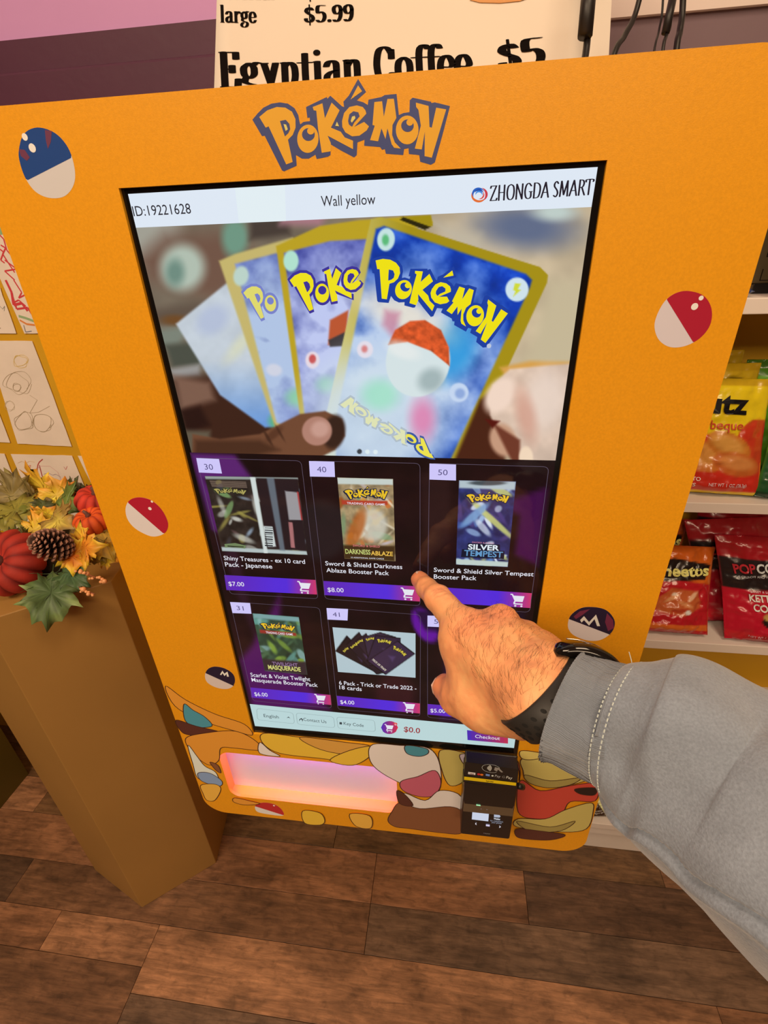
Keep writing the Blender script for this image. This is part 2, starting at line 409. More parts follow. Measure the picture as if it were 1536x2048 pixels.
jag = [[(0, 470), (8, 478), (14, 500), (24, 512)], [(2, 490), (12, 496), (6, 508), (20, 530), (30, 545)], [(10, 520), (34, 538), (10, 542), (30, 560)], [(28, 560), (44, 585), (38, 596), (50, 590)], [(14, 562), (22, 580), (26, 606), (38, 600), (52, 612)], [(0, 498), (8, 504), (2, 520), (10, 526)]]
sheet([(-60, 420), (2, 424), (80, 667), (49, 667)], 'drawing of red zigzags with green and orange scribbles, beside yellow machine edge',
      [(j, RD, .0022) for j in jag] + [([(12, 560), (24, 585), (28, 610), (44, 606), (56, 622)], RD, .004), ([(20, 575), (34, 618), (56, 615), (64, 628)], RD, .003),
       ([(38, 632), (52, 636), (68, 642)], (160, 170, 110), .004), ([(40, 640), (54, 648), (70, 650)], (236, 130, 60), .003), ([(48, 650), (52, 664), (64, 662)], (90, 90, 100), .001)],
      [([(0, 425), (6, 440), (10, 468), (0, 470)], (150, 170, 110))])
sheet([(-150, 560), (0, 575), (33, 667), (-104, 666)], 'plain drawing sheet cut off by the left frame edge, above the flower scribble sheet',
      [([(-10, 606), (0, 612), (6, 618), (10, 612), (9, 622)], (150, 130, 110), .0008), ([(-8, 658), (2, 656)], (120, 90, 60), .001)])
sheet([(-28, 681), (65, 682), (144, 893), (35, 887)], 'pale sheet with faint pencil flowers and scribbles, middle of the left wall',
      [(scrib(42, 722, 14, 12, 16, 1), (232, 180, 90), .0008), (scrib(34, 768, 22, 20, 18, 2, .4), G1, .0006), (scrib(48, 842, 18, 17, 20, 3), G1, .0007), (scrib(85, 848, 20, 17, 20, 4), G1, .0007),
       (scrib(20, 812, 9, 9, 10, 5), (200, 165, 120), .0005), ([(60, 790), (75, 800), (60, 826), (78, 824), (100, 812)], G1, .0006), (scrib(34, 774, 8, 8, 12, 6), G1, .0005)])
sheet([(-120, 722), (-42, 725), (21, 885), (-70, 880)], 'drawing sheet mostly outside the frame, left of the flower scribble sheet', [])
sheet([(22, 908), (144, 911), (215, 1085), (96, 1080)], 'sheet with a red arched doodle and small hearts, behind the autumn leaves',
      [([(73, 955), (76, 930), (79, 924), (86, 918)], (190, 60, 50), .0018), ([(79, 930), (86, 956)], (180, 60, 50), .002), ([(72, 958), (72, 940), (80, 932), (100, 932), (116, 944), (126, 968)], (222, 150, 130), .0008),
       ([(52, 932), (58, 941), (62, 930), (57, 932), (52, 932)], (236, 150, 110), .0014), ([(128, 933), (132, 939), (135, 932)], (220, 120, 100), .001), ([(36, 926), (44, 922), (52, 926), (60, 922), (70, 924)], (232, 180, 130), .001),
       ([(88, 948), (98, 946), (106, 950), (112, 948), (122, 954)], (170, 130, 120), .001)])
sheet([(-90, 903), (9, 907), (70, 1062), (-30, 1060)], 'drawing sheet with faint pink letters at the left frame edge, low behind the leaves',
      [([(0, 954), (8, 950), (14, 956), (20, 950)], (228, 150, 140), .001)])
sheet([(156, 911), (168, 912), (214, 1010), (203, 1010)], 'narrow strip of paper showing between two drawings and yellow machine', [])
sheet([(84, 682), (90, 683), (112, 754), (107, 752)], 'thin paper sliver beside the yellow machine edge', [])

# ------------------------------------------------------------------ the coffee price sign behind the machine
SY = .44
sign = thing('price_sign', 'cream paper coffee price sign with bold black lettering above yellow machine', 'sign', tuple(at(800, 300, SY)))
m_sign = mat('sign_paper', alb((250, 208, 168)), .75, noise=(3, .03))
def sign_pt(u, v, off=0):               # u, v in photo points; the sheet bows a little towards its left edge
    P = at(u, v, SY); s = max(0, (640 - u) / 200.0); P[1] += -.010 * s * s - off; return P
us = np.linspace(436, 1166, 24); vs_ = np.linspace(-420, 320, 16); V = []; F = []
for j, v in enumerate(vs_):
    for i, u in enumerate(us):
        V.append(sign_pt(u + (0 if i else (178 - v) * .03), v))
for j in range(15):
    for i in range(23): a = j * 24 + i; F.append((a, a + 24, a + 25, a + 1))
o = link('sheet', mesh('sheet', V, F), sign, m_sign, smooth=True)
md = o.modifiers.new('t', 'SOLIDIFY'); md.thickness = .0012; md.offset = 1
qb = [at(u, v, SY + .006) for u, v in ((1150, -420), (1245, -420), (1207, 320), (1150, 320))]
sb = thing('backing_board', 'pale board edge behind the coffee price sign, at its right', 'board', tuple(qb[0]))
slab('board', [[(p[0], p[2]) for p in qb]], SY + .006, SY + .012, m_sign, sb)
# didone-like letters written with a flat nib: strong uprights, hairline horizontals
GL = {
 'l': ([[(.18, 1.05), (.18, .02)], ], .36, [(.04, 1.04, .18), (.03, .02, .33)]),
 'a': ([[(.10, .52), (.16, .64), (.28, .68), (.38, .62), (.40, .48), (.40, .12), (.46, .03), (.54, .06)], [(.40, .40), (.24, .36), (.12, .26), (.12, .10), (.22, .02), (.34, .08), (.40, .16)]], .56, []),
 'r': ([[(.16, .68), (.16, .02)], [(.16, .46), (.26, .62), (.36, .68), (.42, .58)]], .46, [(.03, .67, .16), (.03, .02, .32)]),
 'g': ([[(.26, .68), (.12, .58), (.10, .44), (.14, .32), (.26, .26), (.38, .34), (.40, .46), (.38, .58), (.26, .68)], [(.38, .62), (.46, .70), (.54, .68)], [(.16, .28), (.12, .16), (.24, .10), (.40, .06), (.46, -.06), (.38, -.20), (.22, -.24), (.08, -.18), (.08, -.06), (.18, .04)]], .56, []),
 'e': ([[(.10, .36), (.42, .36), (.40, .56), (.28, .68), (.14, .60), (.08, .40), (.10, .16), (.22, .03), (.36, .06), (.44, .18)]], .50, []),
 'E': ([[(.16, 1.0), (.16, .02)], [(.16, .99), (.50, .99), (.50, .80)], [(.16, .52), (.38, .52), (.38, .62)], [(.38, .52), (.38, .42)], [(.16, .02), (.52, .02), (.54, .24)]], .60, [(.02, .99, .2), (.02, .02, .2)]),
 'y': ([[(.12, .67), (.30, .08)], [(.46, .67), (.28, .04), (.20, -.18), (.10, -.24), (.06, -.16)]], .56, [(.01, .67, .26), (.36, .67, .56)]),
 'p': ([[(.16, .68), (.16, -.26)], [(.16, .56), (.28, .68), (.42, .60), (.46, .36), (.42, .12), (.30, .02), (.16, .12)]], .58, [(.02, .67, .16), (.02, -.26, .32)]),
 't': ([[(.18, .92), (.18, .14), (.24, .03), (.34, .08)], [(.02, .66), (.34, .66)]], .38, []),
 'i': ([[(.16, .68), (.16, .02)], [(.155, .93), (.165, .93)]], .32, [(.03, .67, .16), (.02, .02, .3)]),
 'n': ([[(.16, .68), (.16, .02)], [(.16, .50), (.28, .66), (.40, .66), (.45, .52), (.45, .02)]], .62, [(.03, .67, .16), (.02, .02, .3), (.34, .02, .6)]),
 'C': ([[(.56, .66), (.56, .92)], [(.56, .80), (.46, .96), (.32, 1.0), (.18, .88), (.12, .50), (.18, .14), (.32, .01), (.46, .06), (.57, .26)]], .64, []),
 'o': ([[(.28, .68), (.14, .58), (.10, .35), (.14, .12), (.28, .02), (.42, .12), (.46, .35), (.42, .58), (.28, .68)]], .56, []),
 'f': ([[(.18, .02), (.18, .78), (.26, .98), (.38, 1.0), (.44, .90)], [(.02, .66), (.36, .66)]], .36, [(.04, .02, .34)]),
 '$': ([[(.40, .74), (.30, .88), (.16, .84), (.10, .68), (.20, .54), (.36, .42), (.42, .24), (.34, .08), (.20, .04), (.08, .14), (.08, .26)], [(.26, 1.06), (.26, -.14)]], .54, []),
 '5': ([[(.44, .98), (.14, .96), (.12, .56), (.28, .62), (.42, .50), (.44, .28), (.36, .08), (.20, .02), (.08, .14)]], .54, []),
 '9': ([[(.28, .98), (.14, .88), (.10, .70), (.16, .50), (.30, .46), (.42, .58), (.44, .74), (.38, .92), (.28, .98)], [(.44, .74), (.42, .34), (.32, .08), (.18, .02), (.10, .12)]], .54, []),
 '.': ([[(.12, .08), (.14, .08)]], .26, []), ' ': ([], .30, []),
 'm': ([[(.16, .68), (.16, .02)], [(.16, .50), (.26, .66), (.38, .66), (.42, .52), (.42, .02)], [(.42, .50), (.54, .66), (.64, .66), (.69, .52), (.69, .02)]], .86, [(.02, .02, .3), (.32, .02, .54), (.6, .02, .84)]),
 'd': ([[(.44, 1.05), (.44, .02)], [(.44, .56), (.30, .68), (.16, .60), (.10, .36), (.16, .10), (.30, .02), (.44, .14)]], .60, []), '4': ([[(.36, 1), (.36, .02)], [(.36, 1), (.06, .32)], [(.06, .32), (.5, .32)]], .54, []),
 'u': ([[(.16, .68), (.16, .16), (.24, .03), (.36, .06), (.45, .2)], [(.45, .68), (.45, .02)]], .62, [(.03, .67, .16)]),
 'Z': ([[(.06, .84), (.10, .98), (.56, .98), (.08, .02), (.60, .02), (.64, .16)]], .68, []), 'H': ([[(.14, 1), (.14, 0)], [(.60, 1), (.60, 0)], [(.14, .52), (.60, .52)]], .76, []),
 'O': ([[(.40, 1), (.18, .88), (.10, .5), (.18, .12), (.40, 0), (.62, .12), (.70, .5), (.62, .88), (.40, 1)]], .80, []), 'N': ([[(.12, 0), (.12, 1)], [(.12, 1), (.62, .02)], [(.62, 0), (.62, 1)]], .76, []),
 'G': ([[(.62, .82), (.42, 1), (.20, .9), (.10, .5), (.2, .1), (.42, 0), (.62, .1), (.62, .44)], [(.5, .45), (.7, .45)]], .76, []), 'D': ([[(.14, 1), (.14, 0)], [(.14, .99), (.42, .97), (.62, .78), (.64, .4), (.5, .06), (.14, .01)]], .74, []),
 'A': ([[(.36, 1), (.06, 0)], [(.36, 1), (.66, 0)], [(.18, .34), (.54, .34)]], .72, []), 'S': ([[(.42, .86), (.28, 1), (.12, .88), (.12, .68), (.36, .42), (.42, .2), (.28, 0), (.10, .1)]], .52, []),
 'M': ([[(.12, 0), (.18, 1)], [(.18, 1), (.44, .1)], [(.44, .1), (.70, 1)], [(.70, 1), (.76, 0)]], .88, []), 'R': ([[(.14, 1), (.14, 0)], [(.14, .99), (.40, .96), (.50, .76), (.40, .54), (.14, .5)], [(.34, .52), (.62, 0)]], .64, []),
 'T': ([[(.32, 1), (.32, 0)], [(.02, .84), (.04, .98), (.60, .98), (.62, .84)]], .64, [])}
def nib_text(body, place, m, name, parent, a=.085, b=.016, bold_dot=True, serif=.014):
    """place(x, y) -> 3D point; x, y in capital heights"""
    vs, fs = [], []; x = 0; k = 0
    def hull(p, q, a_, b_):
        d = np.array(q) - np.array(p); E = circ(0, 0, a_, 14, b_)
        if np.hypot(*d) < 1e-9: return [(p[0] + e[0], p[1] + e[1]) for e in E]
        n = np.array([-d[1], d[0]]); s = [n @ np.array(e) for e in E]; i1, i0 = int(np.argmax(s)), int(np.argmin(s)); N = len(E)
        A = []; i = i1
        while True:
            A.append((p[0] + E[i][0], p[1] + E[i][1]))
            if i == i0: break
            i = (i + 1) % N
        B = []; i = i0
        while True:
            B.append((q[0] + E[i][0], q[1] + E[i][1]))
            if i == i1: break
            i = (i + 1) % N
        return A + B
    for ch in body:
        st, w, ser = GL[ch]
        for s in st:
            S = catmull(s, 4) if len(s) > 3 and ch not in 'EZ' else np.array(s, float)
            for i in range(len(S) - 1):
                h = hull((x + S[i][0], S[i][1]), (x + S[i + 1][0], S[i + 1][1]), a * (.35 if ch == '$' and len(s) == 2 else 1), (.085 if len(s) == 2 and abs(s[0][0] - s[1][0]) < .03 and abs(s[0][1] - s[1][1]) < .01 else b)); bb = len(vs)
                vs += [place(px_, py_, k % 3) for px_, py_ in h]; fs.append(tuple(range(bb, bb + len(h)))); k += 1
        for x0, y0, x1 in ser:
            bb = len(vs); vs += [place(x + x0, y0 - serif, 1), place(x + x1, y0 - serif, 1), place(x + x1, y0 + serif, 1), place(x + x0, y0 + serif, 1)]; fs.append((bb, bb + 1, bb + 2, bb + 3))
        x += w
    return link(name, mesh(name, vs, fs), parent, m)
def adv(body): return sum(GL[c][1] for c in body)
def sign_text(body, a, b, cap_px, wid=.10):
    a, b = np.array(a, float), np.array(b, float); d = (b - a) / adv(body); n = np.array([d[1], -d[0]]); n = n / np.linalg.norm(n) * cap_px
    def place(x, y, k): q = a + d * x + n * y; return sign_pt(q[0], q[1], .0016 + .0001 * k)
    nib_text(body, place, m_black_ink, 'lettering', sign, wid)
m_black_ink = mat('black_ink', (.006, .004, .004), .9, spec=.15)
sign_text('medium', (447, 6), (552, 2), 36); sign_text('large', (447, 52), (516, 50), 33); sign_text('$', (611, 0), (632, -1), 33)
sign_text('$5.99', (610, 47), (709, 43), 34); sign_text('Egyptian Coffee', (446, 180), (944, 157), 70, .105); sign_text('$5', (1000, 142), (1092, 130), 56, .11)
F = Flat(SY - .002); F.px([(934, -40), (1066, -44), (1062, -6), (1040, 2), (1000, 6), (960, 5), (940, 0)], ink((226, 140, 66))); F.build('cup_picture', sign)
# ------------------------------------------------------------------ black cables hanging behind the machine
m_cable = mat('black_rubber_cable', (.012, .010, .010), .45)
def cable(pts, r, label, extra=None):
    P = catmull([at(x, y, Y) for x, y, Y in pts], 8); t = thing('cable', label, 'cable', tuple(P[0])); tube('cord', P, r, m_cable, t)
    if extra:
        a, b, rr = extra; tube('plug', [at(*a), at(*b)], rr, m_cable, t, 12)
    return t
cable([(1190, -260, .40), (1176, 60, .36), (1163, 160, .34), (1150, 320, .34)], .0034, 'thick black cable with plug hanging over right side of coffee sign', ((1182, -60, .37), (1170, 72, .35), .0072))
cable([(1320, -220, .42), (1278, 2, .42), (1250, 70, .40), (1228, 110, .38), (1190, 260, .36)], .0028, 'black cable curving down left of the other cords above right end')
cable([(1330, -200, .45), (1326, 0, .45), (1318, 60, .44), (1308, 104, .42), (1290, 240, .40)], .0012, 'thinnest black wire, second cord from the right above machine')
cable([(1352, -200, .43), (1342, 30, .43), (1333, 70, .42), (1326, 100, .41), (1312, 240, .40)], .0018, 'thin black wire with inline connector, above machine right end', ((1347, -10, .43), (1331, 66, .42), .0042))
cable([(1370, -220, .46), (1366, 0, .46), (1360, 60, .45), (1353, 100, .44), (1340, 260, .42)], .0034, 'rightmost of the hanging black cables above machine')
# ------------------------------------------------------------------ the yellow vending machine
PX0, PX1, PZ0, PZ1 = -.2242, .2252, .7938, 1.4826
m_panel = mat('yellow_vinyl_wrap', alb((236, 142, 15)), .42, noise=(700, .05), bump=(1500, .06), spec=.4)
m_body = mat('machine_body_yellow', alb((206, 128, 20)), .5)
m_black = mat('gloss_black', (.006, .006, .006), .12)
m_satin = mat('satin_black', (.012, .012, .012), .35)
km = thing('vending_machine', 'yellow touchscreen vending machine with blue lettering on its front', 'vending machine', (0, .15, PZ0))
FY = -.002
scr = [face2(x, y) for x, y in ((239.5, 377), (1212, 321), (1035, 1507), (510, 1470))]
sx0, sx1 = (scr[0][0] + scr[3][0]) / 2, (scr[1][0] + scr[2][0]) / 2; sz1, sz0 = (scr[0][1] + scr[1][1]) / 2, (scr[2][1] + scr[3][1]) / 2
sl = [face2(x, y, FY) for x, y in ((441, 1501), (796, 1541), (793, 1629), (455, 1589))]
lx0, lx1 = (sl[0][0] + sl[3][0]) / 2, (sl[1][0] + sl[2][0]) / 2; lz1, lz0 = (sl[0][1] + sl[1][1]) / 2, (sl[2][1] + sl[3][1]) / 2
outer = rrect(PX0, PX1, PZ0, PZ1, .026, 10)
panel = slab('front_panel', [outer, [(sx0, sz0), (sx0, sz1), (sx1, sz1), (sx1, sz0)], rrect(lx0, lx1, lz0, lz1, .014)[::-1]], FY, FY + .003, m_panel, km)
bv = panel.modifiers.new('b', 'BEVEL'); bv.width = .0009; bv.segments = 2; bv.limit_method = 'ANGLE'
slab('body', [rrect(PX0 + .006, PX1 - .006, PZ0 + .006, PZ1 - .006, .02, 6)], .062, .36, m_body, km)
# rim that joins the panel and the body, left open behind the screen and the slot
slab('rim', [rrect(PX0 + .001, PX1 - .001, PZ0 + .001, PZ1 - .001, .025, 8), rrect(PX0 + .005, PX1 - .005, PZ0 + .005, PZ1 - .005, .022, 8)[::-1]], FY + .003, .062, m_body, km)
br = box('wall_bracket', -.12, .12, .36, .62, 1.1, 1.22, m_satin, km)
# screen: black glass edge and the lit panel
ax = [face2(x, y) for x, y in ((256, 388), (1195.5, 334), (1028, 1496), (510, 1452))]
ax0, ax1 = (ax[0][0] + ax[3][0]) / 2, (ax[1][0] + ax[2][0]) / 2; az1, az0 = (ax[0][1] + ax[1][1]) / 2, (ax[2][1] + ax[3][1]) / 2
screen = box('screen', sx0 - .002, sx1 + .002, .0004, .03, sz0 - .002, sz1 + .002, m_black, km)
SY0 = .0003
def spx(x, y): return face2(x, y, 0)
# header
F = Flat(SY0); F.lift = .00002
F.px([(256, 388), (1195.5, 334), (1183, 414), (272, 455.5)], emi((222, 232, 244)), 1)
F.px([(470, 375.7), (570, 370), (572, 442), (478, 446)], emi((226, 238, 243)), 2)
F.build('header_bar', screen)
F = Flat(SY0); F.lift = .00002
F.text('ID:19221628', (268, 432.5), (383, 427), 20, emi((38, 36, 44)), 4); F.build('header_text', screen); F = Flat(SY0); F.lift = .00002; F.text('Wall yellow', (643, 413), (751, 408.5), 21, emi((38, 36, 44)), 4)
F.build('header_text', screen)
def zplace(a, b, cap):
    A, B = np.array(spx(*a)), np.array(spx(*b))
    def mk(body):
        d = (B - A) / adv(body); n = np.array([-d[1], d[0]]); n = n / np.linalg.norm(n) * cap
        return lambda x, y, k: (lambda q: (q[0], SY0 - .0001 - .00002 * k, q[1]))(A + d * x + n * y)
    return mk
nib_text('ZHONGDA SMART', zplace((979, 402), (1184, 389), .0070)('ZHONGDA SMART'), emi((34, 28, 40)), 'logo_lettering', screen, .078, .030)
F = Flat(SY0); F.lift = .00002
for k, (c, r0, a0, a1, wd) in enumerate([((226, 110, 50), 14.5, 20, 200, 5), ((204, 60, 70), 15, -70, 60, 5), ((40, 96, 190), 12.5, 150, 330, 5), ((70, 140, 220), 6.5, 170, 380, 4), ((30, 70, 160), 9.5, 200, 350, 3), ((216, 70, 60), 9.5, -40, 100, 3)]):
    pts = []
    for t in np.linspace(0, 1, 16):
        a = math.radians(a0 + (a1 - a0) * t); w = wd * math.sin(math.pi * t) * .5; pts.append((958 + (r0 + w) * math.cos(a), 389 + (r0 + w) * math.sin(a) * .95))
    for t in np.linspace(1, 0, 16):
        a = math.radians(a0 + (a1 - a0) * t); w = wd * math.sin(math.pi * t) * .5; pts.append((958 + (r0 - w) * math.cos(a), 389 + (r0 - w) * math.sin(a) * .95))
    F.px(pts, emi(c), 4 + k * .3)
F.build('swirl_logo', screen)

# ---- the wordmark, traced once in its own frame, then set where each print of it sits
WORD_BACK = [(18, 335), (60, 285), (100, 245), (160, 215), (225, 205), (285, 215), (335, 250), (362, 300), (370, 345), (377, 370), (400, 352), (450, 345), (447, 318), (430, 322), (420, 240), (575, 165), (580, 178), (602, 155), (690, 235), (705, 240), (700, 200), (740, 155), (810, 30), (870, 127), (800, 190), (850, 205), (882, 225), (888, 185), (985, 165), (1010, 150), (1098, 142), (1115, 300), (1150, 285), (1195, 278), (1197, 190), (1218, 170), (1355, 200), (1360, 210), (1385, 205), (1498, 233), (1450, 420), (1385, 655), (1355, 673), (1275, 650), (1268, 600), (1190, 592), (1188, 548), (1155, 555), (1148, 600), (1018, 590), (1010, 555), (990, 562), (975, 540), (855, 530), (858, 485), (805, 505), (800, 600), (780, 618), (680, 565), (605, 520), (603, 600), (585, 612), (500, 630), (490, 597), (440, 627), (390, 627), (345, 600), (350, 680), (255, 722), (240, 715), (110, 455), (90, 458)]
WORD_FILL = [
 [(70, 315), (130, 265), (200, 240), (265, 245), (315, 275), (341, 330), (342, 395), (320, 450), (285, 485), (320, 652), (272, 670), (140, 385), (118, 395)],
 circ(434, 478, 80, 28, 106, .05),
 [(470, 240), (543, 212), (562, 325), (612, 207), (672, 265), (607, 395), (680, 425), (710, 468), (772, 492), (772, 556), (582, 455), (606, 510), (606, 572), (538, 583), (510, 400), (497, 268), (478, 265)],
 [(690, 345), (705, 285), (745, 240), (800, 228), (845, 240), (865, 265), (872, 290), (780, 390), (855, 352), (892, 385), (875, 415), (820, 455), (765, 460), (715, 430), (692, 390)],
 [(753, 185), (810, 78), (840, 122)],
 [(932, 203), (990, 197), (1003, 312), (1030, 180), (1078, 178), (1097, 322), (1068, 375), (1065, 450), (1085, 505), (1130, 552), (1080, 545), (1062, 520), (1030, 400), (1015, 480), (985, 400), (960, 497), (900, 488), (935, 380), (918, 375)],
 circ(1178, 412, 85, 28, 108, .02),
 [(1243, 207), (1338, 232), (1345, 390), (1362, 395), (1395, 245), (1470, 258), (1362, 620), (1308, 608), (1310, 425), (1287, 558), (1235, 552), (1280, 380), (1262, 262), (1245, 240)]]
WORD_IN = [[(225, 345), (268, 336), (295, 365), (302, 405), (288, 435), (262, 460), (245, 410)], circ(438, 446, 48, 20), [(735, 345), (745, 295), (775, 272), (812, 280), (822, 310), (782, 355), (765, 388), (742, 372)], circ(1180, 380, 47, 20)]
WORD_DOT = [circ(456, 420, 27, 16), circ(1197, 356, 25, 16)]
WORD_SPECK = [[(252, 368), (272, 372), (284, 408), (268, 420)], [(755, 345), (765, 312), (786, 306), (790, 325), (764, 358)], [(652, 350), (668, 385), (640, 382)]]
def wordmark(F, fn, back, fill, layer, speck=None, side=None):
    """fn: word frame -> plane; back: outline colour, fill: letter colour"""
    if side: F.shape([[fn(x - 14, y + 16) for x, y in WORD_BACK]], side, layer - .5)
    F.shape([[fn(*q) for q in WORD_BACK]], back, layer)
    for s in WORD_FILL: F.shape([[fn(*q) for q in s]], fill, layer + 1)
    for s in WORD_IN: F.shape([[fn(*q) for q in s]], back, layer + 2)
    for s in WORD_DOT: F.shape([[fn(*q) for q in s]], fill, layer + 3)
    if speck:
        for s in WORD_SPECK: F.shape([[fn(*q) for q in s]], speck, layer + 3)
def quadfit(src, dst, deg2=True):
    A = np.array([[1, x, y, x * x, x * y] if deg2 else [1, x, y] for x, y in src], float)
    c = np.linalg.lstsq(A, np.array(dst, float), rcond=None)[0]
    return lambda x, y: np.array([1, x, y, x * x, x * y] if deg2 else [1, x, y]) @ c
F = Flat(FY, .00006)
wordmark(F, lambda x, y: face2(500 + x / 3.746, 150 + y / 3.746, FY), ink((58, 62, 96)), ink((233, 152, 26)), 1, ink((226, 190, 90)))
F.build('blue_lettering', km, 'blue outlined lettering on the yellow panel')

# ---- hero picture: a hand fanning out blue cards (blurred photo on the screen)
def c_bg(P):
    x, y = P[:, 0], P[:, 1]; base = np.tile(np.array([120., 108, 92]), (len(P), 1))
    k = np.clip((x - 640) / 330, 0, 1)[:, None]; base = base * (1 - k) + np.array([196., 178, 148]) * k
    n = fbm(P, 1 / 60., 3, 3)[:, None]; return base * (.86 + .28 * n)
def cardcol(top, mid, seed, cx, cy):
    def f(P):
        d = np.hypot(P[:, 0] - cx, P[:, 1] - cy)[:, None]; a = np.arctan2(P[:, 1] - cy, P[:, 0] - cx)
        n = fbm(P, 1 / 38., 4, seed)[:, None]; st = (np.sin(a * 9 + seed) * .5 + .5)[:, None] * np.clip(1.2 - d / 260, 0, 1)
        k = np.clip(1.25 - d / 190 + (n - .5) * .9 + st * .35, 0, 1); C = np.array(top, float) * (.72 + .56 * n) * (1 - k) + np.array(mid, float) * k
        return C
    return f
HB = [
 (('e', 300, 470, 60, 60, 0), (160, 158, 146), 50), ([(272, 520), (330, 470), (480, 462), (520, 540), (430, 600), (300, 560)], (112, 84, 70), 60),
 (('e', 365, 535, 44, 46, 0), (176, 190, 176), 34), (('e', 350, 545, 18, 26, 0), (110, 140, 128), 24), (('e', 470, 475, 26, 40, 0), (110, 150, 130), 24), ([(500, 440), (580, 436), (580, 470), (500, 480)], (70, 60, 54), 22),
 ([(300, 620), (420, 600), (400, 640), (310, 650)], (96, 82, 70), 30), ([(310, 660), (380, 650), (360, 690), (318, 700)], (122, 130, 118), 24), (('e', 350, 640, 26, 10, 0), (110, 74, 40), 14),
 ([(330, 690), (420, 680), (440, 730), (345, 735)], (74, 78, 68), 20), ([(340, 738), (400, 728), (400, 752), (345, 760)], (150, 148, 146), 16), ([(560, 420), (660, 425), (640, 452), (560, 450)], (168, 120, 130), 24),
 (('e', 1050, 455, 95, 42, 4), (96, 108, 136), 60), (('e', 1110, 425, 40, 16, 0), (190, 205, 200), 24), ([(860, 440), (960, 470), (1000, 560), (900, 480)], (190, 180, 160), 40),
 ([(1100, 560), (1180, 560), (1140, 800), (1000, 800), (1060, 700)], (196, 182, 150), 50),
 ([(345, 760), (480, 740), (640, 830), (640, 915), (385, 915)], (60, 34, 24), 30), ([(348, 752), (420, 764), (430, 800), (362, 820)], (124, 92, 76), 22), ([(360, 820), (400, 812), (420, 850), (372, 870)], (40, 20, 16), 18), ([(366, 860), (420, 862), (420, 915), (380, 915)], (96, 86, 70), 16),
 # far card, then the three in front of it
 ([(352, 648), (480, 545), (600, 820), (590, 850), (530, 855), (440, 790)], lambda P: np.array([196., 206, 216]) * (.94 + .1 * fbm(P, 1 / 30., 3, 5))[:, None] + np.array([[-1., -.6, 0]]) * (np.clip((P[:, 1] - 720) / 130, 0, 1) * 90)[:, None], 7),
 (('e', 480, 690, 38, 12, -50), (222, 222, 180), 22, .6), (('e', 560, 842, 22, 18, 0), (90, 176, 130), 16), (('e', 425, 640, 34, 26, -40), (176, 188, 216), 26, .8),
 ([(438, 522), (470, 508), (585, 475), (700, 600), (700, 860), (552, 860)], (196, 180, 110), 7), ([(470, 528), (585, 498), (640, 880), (553, 845)], cardcol((66, 82, 168), (176, 196, 228), 11, 560, 690), 7),
 (('e', 482, 552, 15, 20, 10), (186, 210, 200), 7), (('e', 548, 740, 16, 12, 10), (206, 210, 226), 8), (('e', 600, 795, 26, 18, 0), (130, 200, 160), 22),
 ([(552, 492), (640, 452), (720, 440), (860, 430), (866, 446), (740, 480), (720, 860), (604, 860)], (186, 160, 36), 5), ([(568, 506), (660, 482), (738, 478), (700, 860), (612, 850)], cardcol((36, 44, 140), (190, 200, 240), 12, 700, 670), 6),
 (('e', 582, 522, 15, 21, 0), (176, 224, 206), 5), (('e', 625, 720, 14, 17, 0), (230, 216, 226), 5), (('e', 625, 718, 7, 9, 0), (200, 80, 80), 5), (('e', 655, 770, 20, 16, 0), (120, 190, 160), 24), ([(660, 640), (697, 620), (690, 690), (656, 690)], (186, 86, 50), 6), ([(657, 680), (690, 664), (690, 692), (660, 694)], (60, 56, 60), 5),
 ([(800, 434), (862, 430), (866, 452), (850, 458)], (160, 140, 20), 3), ([(806, 434), (862, 454), (850, 460), (800, 440)], (40, 36, 10), 3),
]
cy_ = lambda P: (np.clip((P[:, 0] - 640) / 180, 0, 1))[:, None] * np.array([[164., 142, 22]]) + (1 - np.clip((P[:, 0] - 640) / 180, 0, 1))[:, None] * np.array([[216., 212, 150]])
CARD = [(742, 438), (762, 434), (1080, 534), (1096, 550), (1094, 566), (925, 930), (650, 930), (652, 830)]
CARDIN = [(752, 458), (768, 452), (1052, 548), (1064, 560), (1060, 574), (896, 930), (672, 930), (672, 838)]
